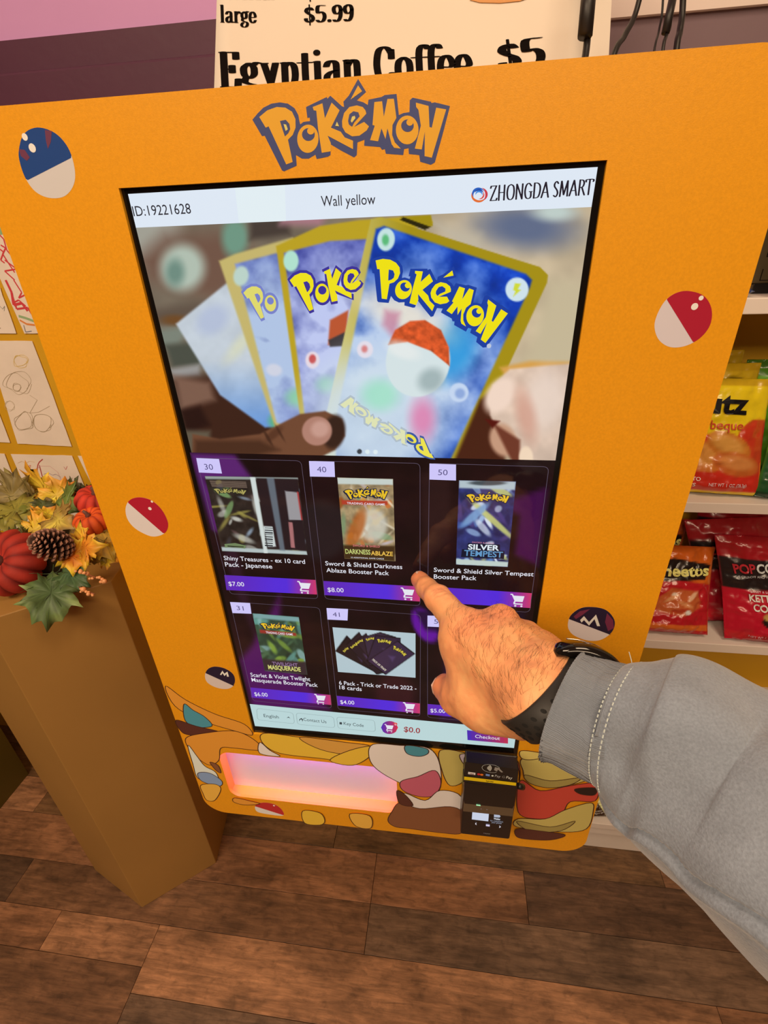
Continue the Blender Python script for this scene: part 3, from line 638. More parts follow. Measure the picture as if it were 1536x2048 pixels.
HB += [(CARD, cy_, 3), (CARDIN, cardcol((10, 60, 176), (186, 206, 236), 21, 810, 720), 7),
 (('e', 750, 840, 140, 130, -20), (206, 222, 234), 120, .9), (('e', 905, 700, 44, 60, 20), (40, 150, 220), 50, .9), (('e', 810, 630, 90, 34, 24), (236, 226, 206), 50, .8), (('e', 845, 838, 24, 40, 0), (220, 130, 176), 36, .9), (('e', 760, 790, 36, 30, 0), (150, 226, 190), 36, .7), ([(770, 620), (800, 625), (790, 680), (765, 650)], (196, 120, 150), 20, .7),
 # generic round emblem, two-tone
 (('e', 836, 722, 64, 72, 12), (212, 226, 228), 4), ([(776, 690), (790, 660), (820, 642), (850, 640), (882, 660), (898, 695), (899, 732), (862, 702), (815, 684)], lambda P: np.array([206., 84, 40]) * (.75 + .5 * fbm(P, 1 / 9., 3, 9))[:, None], 4), (('e', 862, 760, 26, 22, -30), (150, 170, 172), 24, .8), (('e', 806, 700, 34, 16, 20), (232, 236, 234), 16, .7),
 (('e', 772, 479, 17.5, 23, 6), (196, 226, 224), 4), (('e', 771, 480, 7, 11, 0), (66, 176, 96), 6, .8), (('e', 1034, 579, 23, 24, 10), (206, 226, 236), 4), ([(1030, 566), (1042, 568), (1036, 578), (1042, 580), (1026, 594), (1031, 582), (1026, 580)], (206, 216, 60), 3),
 (('e', 730, 699, 16, 17, 0), (226, 220, 232), 5), (('e', 729, 698, 6, 7, 0), (214, 130, 130), 7), (('e', 918, 785, 19, 19, 0), (196, 214, 240), 5), (('e', 920, 787, 10, 10, 0), (120, 150, 210), 8, .7),
 ([(960, 800), (1010, 760), (1010, 930), (905, 930)], (72, 34, 20), 12), ([(1000, 735), (1060, 722), (1150, 724), (1150, 745), (1010, 752)], (214, 160, 80), 12),
 ([(985, 770), (1020, 738), (1150, 726), (1150, 930), (1040, 930), (1000, 880), (980, 830)], lambda P: np.array([222., 196, 176]) * (.84 + .28 * fbm(P, 1 / 40., 3, 15))[:, None], 8), (('e', 1000, 790, 26, 40, 35), (240, 214, 196), 16), (('e', 1090, 800, 40, 60, 10), (232, 212, 198), 40, .8), (('e', 1052, 830, 18, 50, -12), (206, 150, 130), 26, .7),
 (('e', 1006, 880, 26, 34, -20), (196, 152, 124), 12), ([(985, 845), (1040, 880), (1040, 925), (1025, 925)], (110, 56, 40), 10), (('e', 1052, 915, 14, 22, 0), (240, 214, 186), 6), ([(970, 838), (1000, 842), (985, 856)], (86, 20, 14), 6),
 # thumb in front
 ([(385, 868), (440, 878), (520, 868), (600, 828), (650, 822), (684, 838), (690, 872), (670, 900), (640, 915), (385, 915)], (112, 72, 50), 6), ([(390, 880), (520, 880), (560, 900), (500, 915), (388, 915)], (70, 42, 28), 16, .9), (('e', 668, 864, 22, 34, 10), (54, 34, 26), 10), (('e', 634, 862, 30, 29, -14), (176, 128, 112), 5), (('e', 640, 858, 18, 16, -14), (204, 160, 146), 12, .8), (('e', 548, 868, 20, 8, -40), (84, 50, 34), 8, .8), (('e', 536, 876, 18, 3, 60), (64, 38, 26), 4, .8), (('e', 560, 866, 16, 2.5, 60), (64, 38, 26), 4, .7),
 (('e', 719, 903, 5, 5, 0), (56, 62, 70), 2), (('e', 735, 903.5, 4.5, 4.5, 0), (222, 236, 240), 2), (('e', 751, 904, 4.5, 4.5, 0), (222, 236, 240), 2)]
hero = picture('card_photo', [(272, 455.5), (1183, 414), (1111, 921), (383, 905)], SY0 - .00002, c_bg, HB, 2.1, screen)
lg_src = [(70, 315), (300, 668), (434, 478), (1178, 412), (545, 210), (785, 345), (1030, 180), (1470, 258), (1335, 615), (810, 78), (930, 495), (570, 580), (780, 556), (1100, 552)]
c6 = [(110, 105), (205, 518), (393, 408), (1120, 672), (590, 215), (768, 445), (1095, 395), (1452, 645), (1215, 940), (890, 215), (850, 650), (480, 550), (695, 610), (1015, 775)]
lfit = quadfit(lg_src, [(730 + x / 5.12, 500 + y / 5.12) for x, y in c6])
F = Flat(SY0 - .00006); F.lift = .00002
YE, BL = emi((238, 224, 20)), emi((24, 62, 158))
def pfn(fit): return lambda x, y: face2(*fit(x, y))
wordmark(F, pfn(lfit), BL, YE, 1)
F.shape([circ(*face2(978, 692), .0014)], emi((190, 200, 220)), 2); F.build('card_lettering', screen)
# the same word, partly hidden, on the cards behind and upside down at the foot of the front card
def clip_word(fit, keep, name, back, fill):
    F = Flat(SY0 - .00006); F.lift = .00002; fn = pfn(fit)
    for k, s in enumerate(WORD_FILL):
        if k not in keep: continue
        P = np.array([fn(*q) for q in s]); c = P.mean(0); n = P - c; n /= np.linalg.norm(n, axis=1)[:, None] + 1e-9
        F.shape([[tuple(q) for q in (P + n * .0016)]], back, 1)
    for k, s in enumerate(WORD_FILL):
        if k in keep: F.shape([[fn(*q) for q in s]], fill, 2)
    for k, s in enumerate(WORD_IN):
        if {0: 0, 1: 1, 2: 3, 3: 6}[k] in keep: F.shape([[fn(*q) for q in s]], back, 3)
    F.build(name, screen)
sub = lambda pts: [(200 + x / 3.072, 400 + y / 3.072) for x, y in pts]
f2 = quadfit([(70, 315), (300, 668), (434, 478), (545, 210), (538, 583), (785, 345), (700, 290)], sub([(1165, 490), (1295, 670), (1355, 580), (1420, 430), (1440, 640), (1535, 480), (1500, 455)]), False)
clip_word(f2, {0, 1, 2, 3}, 'second_card_lettering', emi((60, 50, 150)), emi((238, 224, 30)))
f3 = quadfit([(70, 315), (300, 668), (434, 478), (545, 210)], sub([(880, 570), (1000, 735), (1045, 625), (1080, 510)]), False)
clip_word(f3, {0, 1}, 'third_card_lettering', emi((120, 130, 200)), emi((222, 216, 110)))
f4 = quadfit([(70, 315), (300, 668), (434, 478), (785, 345), (1178, 412), (1470, 258)], [(600 + x / 2.4, 400 + y / 2.4) for x, y in [(640, 1230), (590, 1125), (545, 1160), (400, 1120), (268, 1030), (215, 960)]], False)
clip_word(f4, {0, 1}, 'foot_lettering', emi((60, 90, 160)), emi((236, 226, 80))); clip_word(f4, {2, 3, 5, 6, 7}, 'faint_foot_lettering', emi((176, 190, 200)), emi((222, 226, 180)))

# ---- shop tiles
def grow(q, k): c = np.mean(q, 0); return [tuple(c + (np.array(p) - c) * k) for p in q]
PB = [([(380, 905), (470, 910), (505, 958), (410, 960), (470, 1080), (425, 1060)], (88, 34, 108), 14), ([(420, 1000), (470, 1080), (520, 1300), (470, 1180)], (50, 24, 44), 16, .7),
      (('e', 640, 1060, 60, 60, 10), (44, 40, 42), 24, .5), ([(505, 1290), (560, 1190), (560, 1300), (660, 1420), (505, 1420), (480, 1320)], (88, 18, 104), 20, .8), ([(840, 950), (900, 930), (900, 1080), (850, 1120)], (52, 30, 30), 20, .5),
      ([(990, 1010), (1095, 975), (1075, 1130), (1030, 1110), (1040, 1030)], (62, 12, 66), 16), (('e', 850, 1250, 22, 38, -30), (96, 18, 150), 8), ([(900, 1260), (1050, 1300), (1040, 1440), (880, 1440)], (50, 14, 76), 24, .8), (('e', 790, 1390, 40, 40, 0), (70, 26, 34), 30, .6), ([(830, 1220), (1050, 1225), (1045, 1290), (850, 1260)], (24, 12, 34), 10, .8)]
picture('shop_background', [(379.5, 905), (1111, 921), (1033.5, 1459), (499, 1408)], SY0 - .00001, lambda P: np.array([[24., 9, 12]]) * (.6 + .9 * fbm(P, 1 / 60., 3, 31))[:, None], PB, 6, screen)
W_ = emi((228, 228, 238)); BADGE = emi((205, 198, 248)); BLUEB = emi((84, 40, 196)); FR = emi((96, 84, 104))
def ring_px(F, q, w, m, layer):        # thin rounded outline of a tile
    P = [np.array(face2(*p)) for p in q]; r = .004; out = []
    for i in range(4):
        a, b, c = P[i - 1], P[i], P[(i + 1) % 4]; u = (a - b) / np.linalg.norm(a - b); v = (c - b) / np.linalg.norm(c - b)
        for t in np.linspace(0, 1, 6): out.append(b + u * r * (1 - t) ** 2 + v * r * t ** 2)
    out = np.array(out); n = len(out); vs, fs = [], []
    c = out.mean(0)
    for i in range(n):
        d = out[(i + 1) % n] - out[i - 1]; nn = np.array([-d[1], d[0]]); nn /= np.linalg.norm(nn) + 1e-9; vs += [out[i] + nn * w, out[i] - nn * w]
    for i in range(n): j = (i + 1) % n; fs.append((2 * i, 2 * j, 2 * j + 1, 2 * i + 1))
    F.raw(vs, fs, m, layer)
def cart(F, cx, cy, s, m, layer, skew=.06):
    def q(x, y): return (cx + x * s, cy + (y + x * skew) * s)
    F.px([q(-.5, -.42), q(-.34, -.42), q(-.26, -.3), q(.5, -.3), q(.36, .12), q(-.14, .12), q(-.18, .24), q(.36, .24), q(.36, .32), q(-.28, .32), q(-.3, .2), q(-.22, .06), q(-.4, -.34), q(-.5, -.34)], m, layer)
    for x in (-.16, .28):
        c = face2(*q(x, .44)); F.shape([circ(*c, .0009 * s / 27, 10)], m, layer)
TILES = [
 dict(n='30', fr=[(392, 916), (602, 922), (636, 1198), (460, 1188)], bd=[(392.5, 916), (438, 918), (444, 947), (398, 945)], bt=((410, 939), (427, 939.6)), bar=[(448.5, 1150), (631, 1160), (634, 1189), (453, 1180)], pr=('$7.00', (458, 1171.4), (489, 1172.7)), ct=(608, 1174, 27),
      tx=[('Shiny Treasures - ex 10 card', (448.5, 1120), (610.5, 1127.5)), ('Pack - Japanese', (451, 1132.6), (545, 1137))]),
 dict(n='40', fr=[(618, 922), (840, 927), (840, 1212), (650, 1198)], bd=[(618, 922), (668.6, 923.4), (670, 954), (620, 953)], bt=((634.5, 944), (653, 944.6)), bar=[(647, 1162), (840, 1173), (840, 1203), (648.5, 1190)], pr=('$8.00', (655.6, 1183.3), (687.6, 1184.6)), ct=(815, 1187, 27),
      tx=[('Sword & Shield Darkness', (651, 1130.5), (804.6, 1138)), ('Ablaze Booster Pack', (653, 1144), (778, 1150.5))]),
 dict(n='50', fr=[(859, 927), (1098, 934), (1059, 1225), (855, 1213)], bd=[(859, 927), (912, 929), (912, 961), (859, 959)], bt=((876, 950), (895, 950.5)), bar=[(857, 1173), (1064, 1186.5), (1061, 1216), (857, 1204)], pr=('$7.00', (862, 1195), (895, 1197)), ct=(1035, 1200, 28),
      tx=[('Sword & Shield Silver Tempest', (867.6, 1143.5), (1066.8, 1152.6)), ('Booster Pack', (867.6, 1157), (952.8, 1160.4))]),
 dict(n='31', fr=[(460, 1204), (639, 1216), (663, 1417), (506, 1402)], bd=[(460, 1204), (500, 1206), (503, 1227.5), (465, 1226)], bt=((474, 1220), (488, 1221)), bar=[(501, 1375), (661, 1390), (663, 1410), (503, 1395)], pr=('$6.00', (509.7, 1391.6), (536, 1393.3)), ct=(640, 1398, 23),
      tx=[('Scarlet & Violet Twilight', (501.8, 1353), (621, 1362.3)), ('Masquerade Booster Pack', (503.8, 1362.9), (635.7, 1374))]),
 dict(n='41', fr=[(653, 1216), (841, 1230), (840, 1433), (676, 1419)], bd=[(653, 1216), (696, 1218), (695, 1241), (655, 1239)], bt=((666, 1233), (680, 1233.6)), bar=[(673, 1391.6), (840, 1407), (840, 1427), (675.5, 1411)], pr=('$4.00', (681, 1407.4), (709, 1409)), ct=(818, 1415, 24),
      tx=[('6 Pack - Trick or Trade 2022 -', (678.5, 1369), (832.9, 1380.5)), ('18 cards', (679, 1378), (723.6, 1382))]),
 dict(n='51', fr=[(855, 1231), (1056, 1243), (1040, 1452), (855, 1435)], bd=[(855, 1231), (898, 1233), (898, 1255), (855, 1253)], bt=((868, 1247), (884, 1248)), bar=[(855, 1408), (1045, 1424), (1043, 1446), (855, 1429)], pr=('$5.00', (861, 1424.4), (890.5, 1426)), ct=(1022, 1434, 24), tx=[])]
def bar_pic(q):
    xs = [p[0] for p in q]; x0, x1 = min(xs), max(xs)
    def base(P):
        t = ((P[:, 0] - x0) / (x1 - x0))[:, None]; a, b, c = np.array([96., 40, 176]), np.array([84., 44, 214]), np.array([206., 56, 104])
        C = a * (1 - np.clip(t / .55, 0, 1)) + b * np.clip(t / .55, 0, 1); k = np.clip((t - .68) / .32, 0, 1); return C * (1 - k) + c * k
    return picture('price_bar', q, SY0 - .00003, base, [], 8, screen)
for T in TILES:
    bar_pic(T['bar']); F = Flat(SY0 - .00003); F.lift = .00002
    ring_px(F, T['fr'], .00016, FR, 1); F.px(T['bd'], BADGE, 2)
    F.text(T['n'], T['bt'][0], T['bt'][1], 11 if T['n'][1] == '0' else 8.5, emi((86, 80, 128)), 3)
    F.text(T['pr'][0], T['pr'][1], T['pr'][2], 8.2 if T['n'][1] == '0' else 7.2, W_, 3, .006)
    cart(F, *T['ct'], W_, 3)
    for b, p, q in T['tx']: F.text(b, p, q, 8.3 if T['n'][1] == '0' else 7.4, W_, 3, .008)
    F.build('product_tile', screen)
# ---- product pictures: plain swirls of the packs' colours, with their printed words
def swirl(quad, base, pal, seed, n=26, extra=(), step=1.7, name='pack_picture'):
    r = random.Random(seed); q = np.array(quad, float); L = []
    for k in range(n):
        s, t = r.random(), r.random(); c = (q[0] * (1 - s) + q[1] * s) * (1 - t) + (q[3] * (1 - s) + q[2] * s) * t
        L.append((('e', c[0], c[1], r.uniform(6, 24), r.uniform(2, 7), r.uniform(0, 180)), r.choice(pal), r.uniform(2, 6), r.uniform(.6, 1)))
    return picture(name, quad, SY0 - .00005, lambda P: np.array([base], float) * (.6 + .8 * fbm(P, 1 / 14., 3, seed))[:, None], L + list(extra), step, screen)
def word_at(F, tl, tr, hgt, layer=3, back=(24, 34, 60), fill=(230, 190, 40)):
    tl, tr = np.array(tl, float), np.array(tr, float); d = tr - tl; n = np.array([-d[1], d[0]]) / np.linalg.norm(d) * hgt
    wordmark(F, lambda x, y: face2(*(tl + d * (x - 18) / 1480 + n * (y - 30) / 690)), emi(back), emi(fill), layer)
Q40 = [(674.6, 955), (786, 958), (791, 1122.7), (689, 1117.5)]
swirl(Q40, (150, 130, 96), [(206, 150, 60), (222, 206, 170), (150, 80, 30), (190, 180, 190), (236, 226, 200), (120, 150, 110), (196, 110, 50)], 41, 40, [([(674, 955), (786, 958), (786, 970), (675, 968)], (196, 206, 200), 3), (('e', 745, 1050, 30, 34, 0), (206, 204, 190), 14, .8), (('e', 712, 1060, 14, 44, 20), (176, 92, 34), 10, .8), ([(686, 1090), (790, 1092), (790, 1123), (688, 1118)], (66, 46, 24), 6), ([(683, 1000), (775, 1002), (775, 1010), (684, 1009)], (176, 60, 40), 3)])
F = Flat(SY0 - .00008); F.lift = .00002
word_at(F, (686, 970), (778, 973), 30); F.text('TRADING CARD GAME', (694, 1008), (770, 1011), 4, W_, 4, .01); F.text('SWORD & SHIELD', (706, 1093), (760, 1095), 4, emi((220, 120, 120)), 4, .01)
F.text('DARKNESS', (691, 1107), (741, 1109), 9, emi((196, 206, 120)), 4, .02); F.text('ABLAZE', (742, 1110), (786, 1112), 8, emi((236, 190, 80)), 4, .02); F.text('10 ADDITIONAL GAME CARDS', (702, 1116), (768, 1119), 2.6, W_, 4); F.build('pack_lettering', screen)
Q50 = [(918, 960.7), (1032, 963), (1015.5, 1134), (912, 1129)]
swirl(Q50, (40, 46, 96), [(90, 130, 190), (150, 180, 220), (30, 34, 80), (180, 186, 120), (70, 60, 120), (210, 220, 236), (50, 80, 150)], 51, 44, [([(918, 960), (1032, 963), (1030, 980), (918, 976)], (176, 192, 200), 5), (('e', 975, 966, 36, 5, 0), (70, 80, 86), 3), ([(912, 1118), (1017, 1124), (1015, 1134), (912, 1129)], (190, 206, 200), 3), (('e', 985, 1040, 60, 6, 42), (196, 200, 120), 5, .9), (('e', 950, 1030, 36, 8, -40), (120, 160, 206), 6, .9)])
F = Flat(SY0 - .00008); F.lift = .00002
word_at(F, (930, 980), (1021, 984), 26); F.px([(924, 1098), (1009, 1102), (1008, 1118), (922, 1114)], emi((16, 22, 44)), 2); F.px([(936, 1086), (1000, 1089), (1000, 1102), (934, 1099)], emi((16, 22, 44)), 2)
F.text('SWORD & SHIELD', (944, 1086), (988, 1088), 3, emi((210, 130, 150)), 4); F.text('SILVER', (936, 1098.5), (998, 1101), 10, emi((222, 232, 240)), 4, .03); F.text('TEMPEST', (928, 1111), (1005, 1115), 11, emi((96, 150, 196)), 4, .02); F.build('pack_lettering', screen)
Q31 = [(504.7, 1226.6), (597.6, 1234), (615, 1349.7), (529.6, 1342)]
swirl(Q31, (44, 66, 50), [(96, 150, 140), (120, 150, 60), (40, 60, 40), (150, 190, 190), (170, 160, 70), (70, 100, 70)], 31, 36, [([(505, 1226), (598, 1234), (600, 1244), (507, 1236)], (120, 160, 160), 5), ([(526, 1318), (611, 1324), (615, 1350), (530, 1342)], (54, 40, 44), 6), ([(519, 1259), (592, 1266), (593, 1272), (520, 1266)], (150, 50, 40), 2)])
F = Flat(SY0 - .00008); F.lift = .00002
word_at(F, (519, 1240), (592, 1248), 18); F.text('TRADING CARD GAME', (532, 1266.5), (586, 1271), 4, W_, 4, .01); F.text('TWILIGHT', (545, 1330), (596, 1333.5), 6.5, emi((140, 110, 150)), 4, .02); F.text('MASQUERADE', (537, 1338), (602, 1343), 8, emi((206, 206, 120)), 4, .03); F.build('pack_lettering', screen)
Q30 = [(409.5, 952), (596, 955), (615, 1110), (444, 1102.6)]
lb = [(500, 954), (510, 954), (536, 1108), (528, 1107)]
swirl(Q30, (44, 36, 32), [(150, 140, 70), (170, 90, 80), (190, 190, 180), (110, 140, 90), (80, 60, 60), (60, 60, 66), (150, 170, 190)], 30, 46,
      [([(409, 952), (596, 955), (597, 960), (411, 958)], (150, 160, 156), 3), ([(443, 1094), (613, 1102), (615, 1110), (444, 1102)], (176, 190, 190), 3), ([(512, 956), (596, 958), (613, 1102), (536, 1096)], (38, 26, 30), 3), (lb, (206, 216, 214), 2), ([(533, 955), (548, 956), (570, 1102), (560, 1101)], (110, 124, 136), 4, .8),
       ([(527, 1052), (545, 1053), (552, 1093), (536, 1094)], (196, 206, 206), 1.5), ([(570, 982), (597, 985), (603, 1040), (578, 1040)], (180, 180, 184), 2, .8), ([(577, 1044), (585, 1045), (590, 1096), (582, 1095)], (200, 130, 130), 2, .8), ([(594, 984), (597, 984), (605, 1040), (602, 1040)], (170, 60, 60), 1.5)])
F = Flat(SY0 - .00008); F.lift = .00002
for k in range(9): F.px([(529.5 + k * 0, 1055 + k * 4.3), (545.5, 1056 + k * 4.3), (546, 1056.0 + k * 4.3 + (1.2 + k % 3 * .7)), (530, 1055 + k * 4.3 + (1.2 + k % 3 * .7))], emi((40, 44, 50)), 3)
for k in range(7): F.px([(419 + k * .8, 961 + k * 1.9), (492 + k * .4, 963.5 + k * 1.9), (492 + k * .4, 964.3 + k * 1.9), (419 + k * .8, 961.8 + k * 1.9)], emi((130, 110, 96)), 3)
F.px([(449, 1088), (470, 1086), (492, 1091), (490, 1097), (466, 1094), (450, 1095)], emi((110, 130, 90)), 3); F.px([(455, 1091), (488, 1093), (487, 1094.5), (455, 1093)], emi((30, 34, 26)), 4); word_at(F, (425, 972), (494, 976), 16, 3, (40, 40, 30), (170, 160, 90)); F.build('pack_lettering', screen)
Q41 = [(665, 1254.5), (831, 1266.8), (831, 1355.5), (676, 1343.8)]
L = []; hub = np.array([757, 1345.])
packs = [([(673, 1303), (695, 1273), (762, 1342), (756, 1347)], (30, 22, 26)), ([(694, 1290), (719, 1266), (766, 1344), (752, 1347)], (36, 26, 34)), ([(712, 1283), (733, 1268), (768, 1340), (748, 1330)], (44, 32, 44)), ([(728, 1275), (760, 1266), (790, 1275), (770, 1330), (740, 1330)], (52, 40, 60)), ([(752, 1272), (800, 1277), (798, 1300), (770, 1336), (735, 1320)], (46, 34, 56)), ([(795, 1283), (828, 1308), (772, 1348), (736, 1322)], (56, 40, 66))]
for k, (pl, c) in enumerate(packs): L += [(grow(pl, 1.06), (16, 12, 16), 1.5), (pl, c, 2), ([tuple(np.mean(pl, 0) + [-6, -4]), tuple(np.mean(pl, 0) + [8, -2]), tuple(np.mean(pl, 0) + [2, 8])], (86, 66, 110), 6, .7)]
picture('pack_picture', Q41, SY0 - .00005, (176, 196, 204), L, 1.6, screen)
F = Flat(SY0 - .00008); F.lift = .00002
for tl, tr in (((683, 1300), (694, 1292)), ((698, 1292), (712, 1284)), ((708, 1284), (724, 1276)), ((730, 1275), (748, 1272)), ((754, 1274), (784, 1279)), ((789, 1287), (816, 1306))): word_at(F, tl, tr, 9 if tr[0] < 780 else 12, 3, (30, 22, 30), (214, 196, 70))
F.text('TRICK OR TRADE', (743, 1319), (770, 1342), 5, emi((222, 210, 190)), 5, .02); F.build('pack_lettering', screen)
# ---- footer
F = Flat(SY0 - .00003); F.lift = .00002
F.px([(499.5, 1408), (1033.5, 1459), (1028, 1496), (510, 1452)], emi((184, 212, 214)), 1); F.build('footer_bar', screen)
F = Flat(SY0 - .00004); F.lift = .00002; DK = emi((50, 60, 66)); BR = emi((130, 150, 152))
for q in ([(513, 1417), (586, 1426), (589, 1448), (515, 1440)], [(592, 1426), (667, 1434), (670, 1456), (595, 1449)], [(673, 1434), (749, 1441), (751, 1464), (676, 1457)]): ring_px(F, q, .00018, BR, 2)
F.text('English', (528, 1434), (558, 1437), 6, DK, 3); F.text('Contact Us', (607, 1441.5), (653, 1446.5), 6, DK, 3); F.text('Key Code', (687.5, 1449.5), (727.5, 1454), 6, DK, 3)
F.px([(573, 1436), (577, 1433), (581, 1437), (577, 1435)], DK, 3); F.px([(679, 1444), (684, 1444.5), (684, 1449), (679, 1448.5)], DK, 3); F.build('button', screen, 'outlined buttons with dark words'); F = Flat(SY0 - .00004); F.lift = .00002; F.px([(598, 1443), (599, 1438), (603, 1436), (606, 1439), (605, 1444), (604, 1440), (602, 1438), (600, 1440)], DK, 3)
for k in range(8):                      # round basket button, violet to red
    a0, a1 = -1 + k * .25, -1 + (k + 1) * .25; pts = [(779 + 17 * a0, 1455 - 13 * math.sqrt(max(0, 1 - a0 * a0))), (779 + 17 * a1, 1455 - 13 * math.sqrt(max(0, 1 - a1 * a1))), (779 + 17 * a1, 1455 + 13 * math.sqrt(max(0, 1 - a1 * a1))), (779 + 17 * a0, 1455 + 13 * math.sqrt(max(0, 1 - a0 * a0)))]
    if k == 0: pts = pts[1:3] + [pts[3]]
    if k == 7: pts = [pts[0], pts[1], pts[3]]
    t = k / 7; F.px(pts, emi(tuple(int(v) for v in (np.array([86, 44, 176]) * (1 - t) + np.array([206, 44, 74]) * t))), 2)
cart(F, 778, 1456, 18, W_, 3); F.shape([circ(*face2(791, 1448), .0019, 14)], emi((220, 70, 66)), 4); F.text('0', (789.5, 1450.5), (792.5, 1450.8), 3.5, W_, 5)
F.text('$0.0', (807.6, 1463), (840, 1466.5), 10, emi((150, 44, 50)), 3, .012)
F.build('basket_button', screen); F = Flat(SY0 - .00004); F.lift = .00002
for k in range(10):
    a, b = k / 10, (k + 1) / 10; t = k / 9; L_ = lambda s: ((934 + 82 * s, 1460 + 11.5 * s), (935 + 81 * s, 1480 + 7.2 * s))
    F.px([L_(a)[0], L_(b)[0], L_(b)[1], L_(a)[1]], emi(tuple(int(v) for v in (np.array([80, 46, 176]) * (1 - t) + np.array([186, 50, 84]) * t))), 2)
F.text('Checkout', (950, 1475.5), (999.5, 1480), 6.5, W_, 4, .004); F.build('checkout_button', screen)

# ---- dispensing tray
TD = atz(792, 1603, lz0)[1]
m_tray = mat('tray_lilac_tinted', alb((232, 196, 214)), .5); m_trayy = mat('tray_yellow', alb((236, 150, 24)), .45)  # pale tray with the strip's purple glow tinted into its colour
tray = box('dispensing_tray', lx0 - .004, lx1 + .004, TD, TD + .003, lz0 - .002, lz1 + .02, m_tray, km)
box('tray_floor', lx0 - .004, lx1 + .004, FY + .003, TD, lz0 - .002, lz0, m_trayy, km)
box('tray_side', lx0 - .004, lx0 - .001, FY + .003, TD, lz0, lz1 + .02, m_trayy, km); box('tray_side', lx1 + .001, lx1 + .004, FY + .003, TD, lz0, lz1 + .02, m_trayy, km)
box('tray_roof', lx0 - .004, lx1 + .004, FY + .003, TD, lz1 + .017, lz1 + .02, m_tray, km)
led = box('light_strip', lx0 + .01, lx1 - .01, .012, .018, lz1 + .0135, lz1 + .0168, emi((226, 120, 255), 3.0, 'purple_led'), km, label='purple light strip under the roof of the tray')
area('tray_lamp', ((lx0 + lx1) / 2, .014, lz1 + .012), ((lx0 + lx1) / 2, TD + .01, lz0 + .01), (lx1 - lx0 - .02, .008), 2.4, (.50, .08, 1.0))
# ---- printed patches along the lower part of the panel: plain wavy fields of colour with dark outlines
m_line = ink((66, 30, 18))
def patch(pts, col, closed=True):
    P = catmull([face2(x, y, FY) for x, y in pts], 5, True); F = Flat(FY, .00004); patch.k += 1; L = patch.k * .9
    c = P.mean(0); n = len(P); vs = []
    for i in range(n):
        d = P[(i + 1) % n] - P[i - 1]; nn = np.array([-d[1], d[0]]); nn /= np.linalg.norm(nn) + 1e-9; vs += [P[i] + nn * .0005, P[i] - nn * .0005]
    F.shape([[tuple(q) for q in P]], ink(col), L); F.raw(vs, [(2 * i, 2 * ((i + 1) % n), 2 * ((i + 1) % n) + 1, 2 * i + 1) for i in range(n)], m_line, L + .5)
    return F.build('printed_patch', km)
patch.k = 0
OR, OR2, CR, WH, GY, BN, BN2, REDP, OL, OL2, PK, TL_, YP, BK = (232, 142, 44), (240, 168, 60), (240, 208, 180), (230, 214, 190), (140, 150, 166), (140, 80, 44), (92, 44, 30), (206, 66, 46), (206, 170, 84), (168, 136, 66), (206, 92, 100), (78, 140, 140), (238, 176, 50), (40, 24, 18)
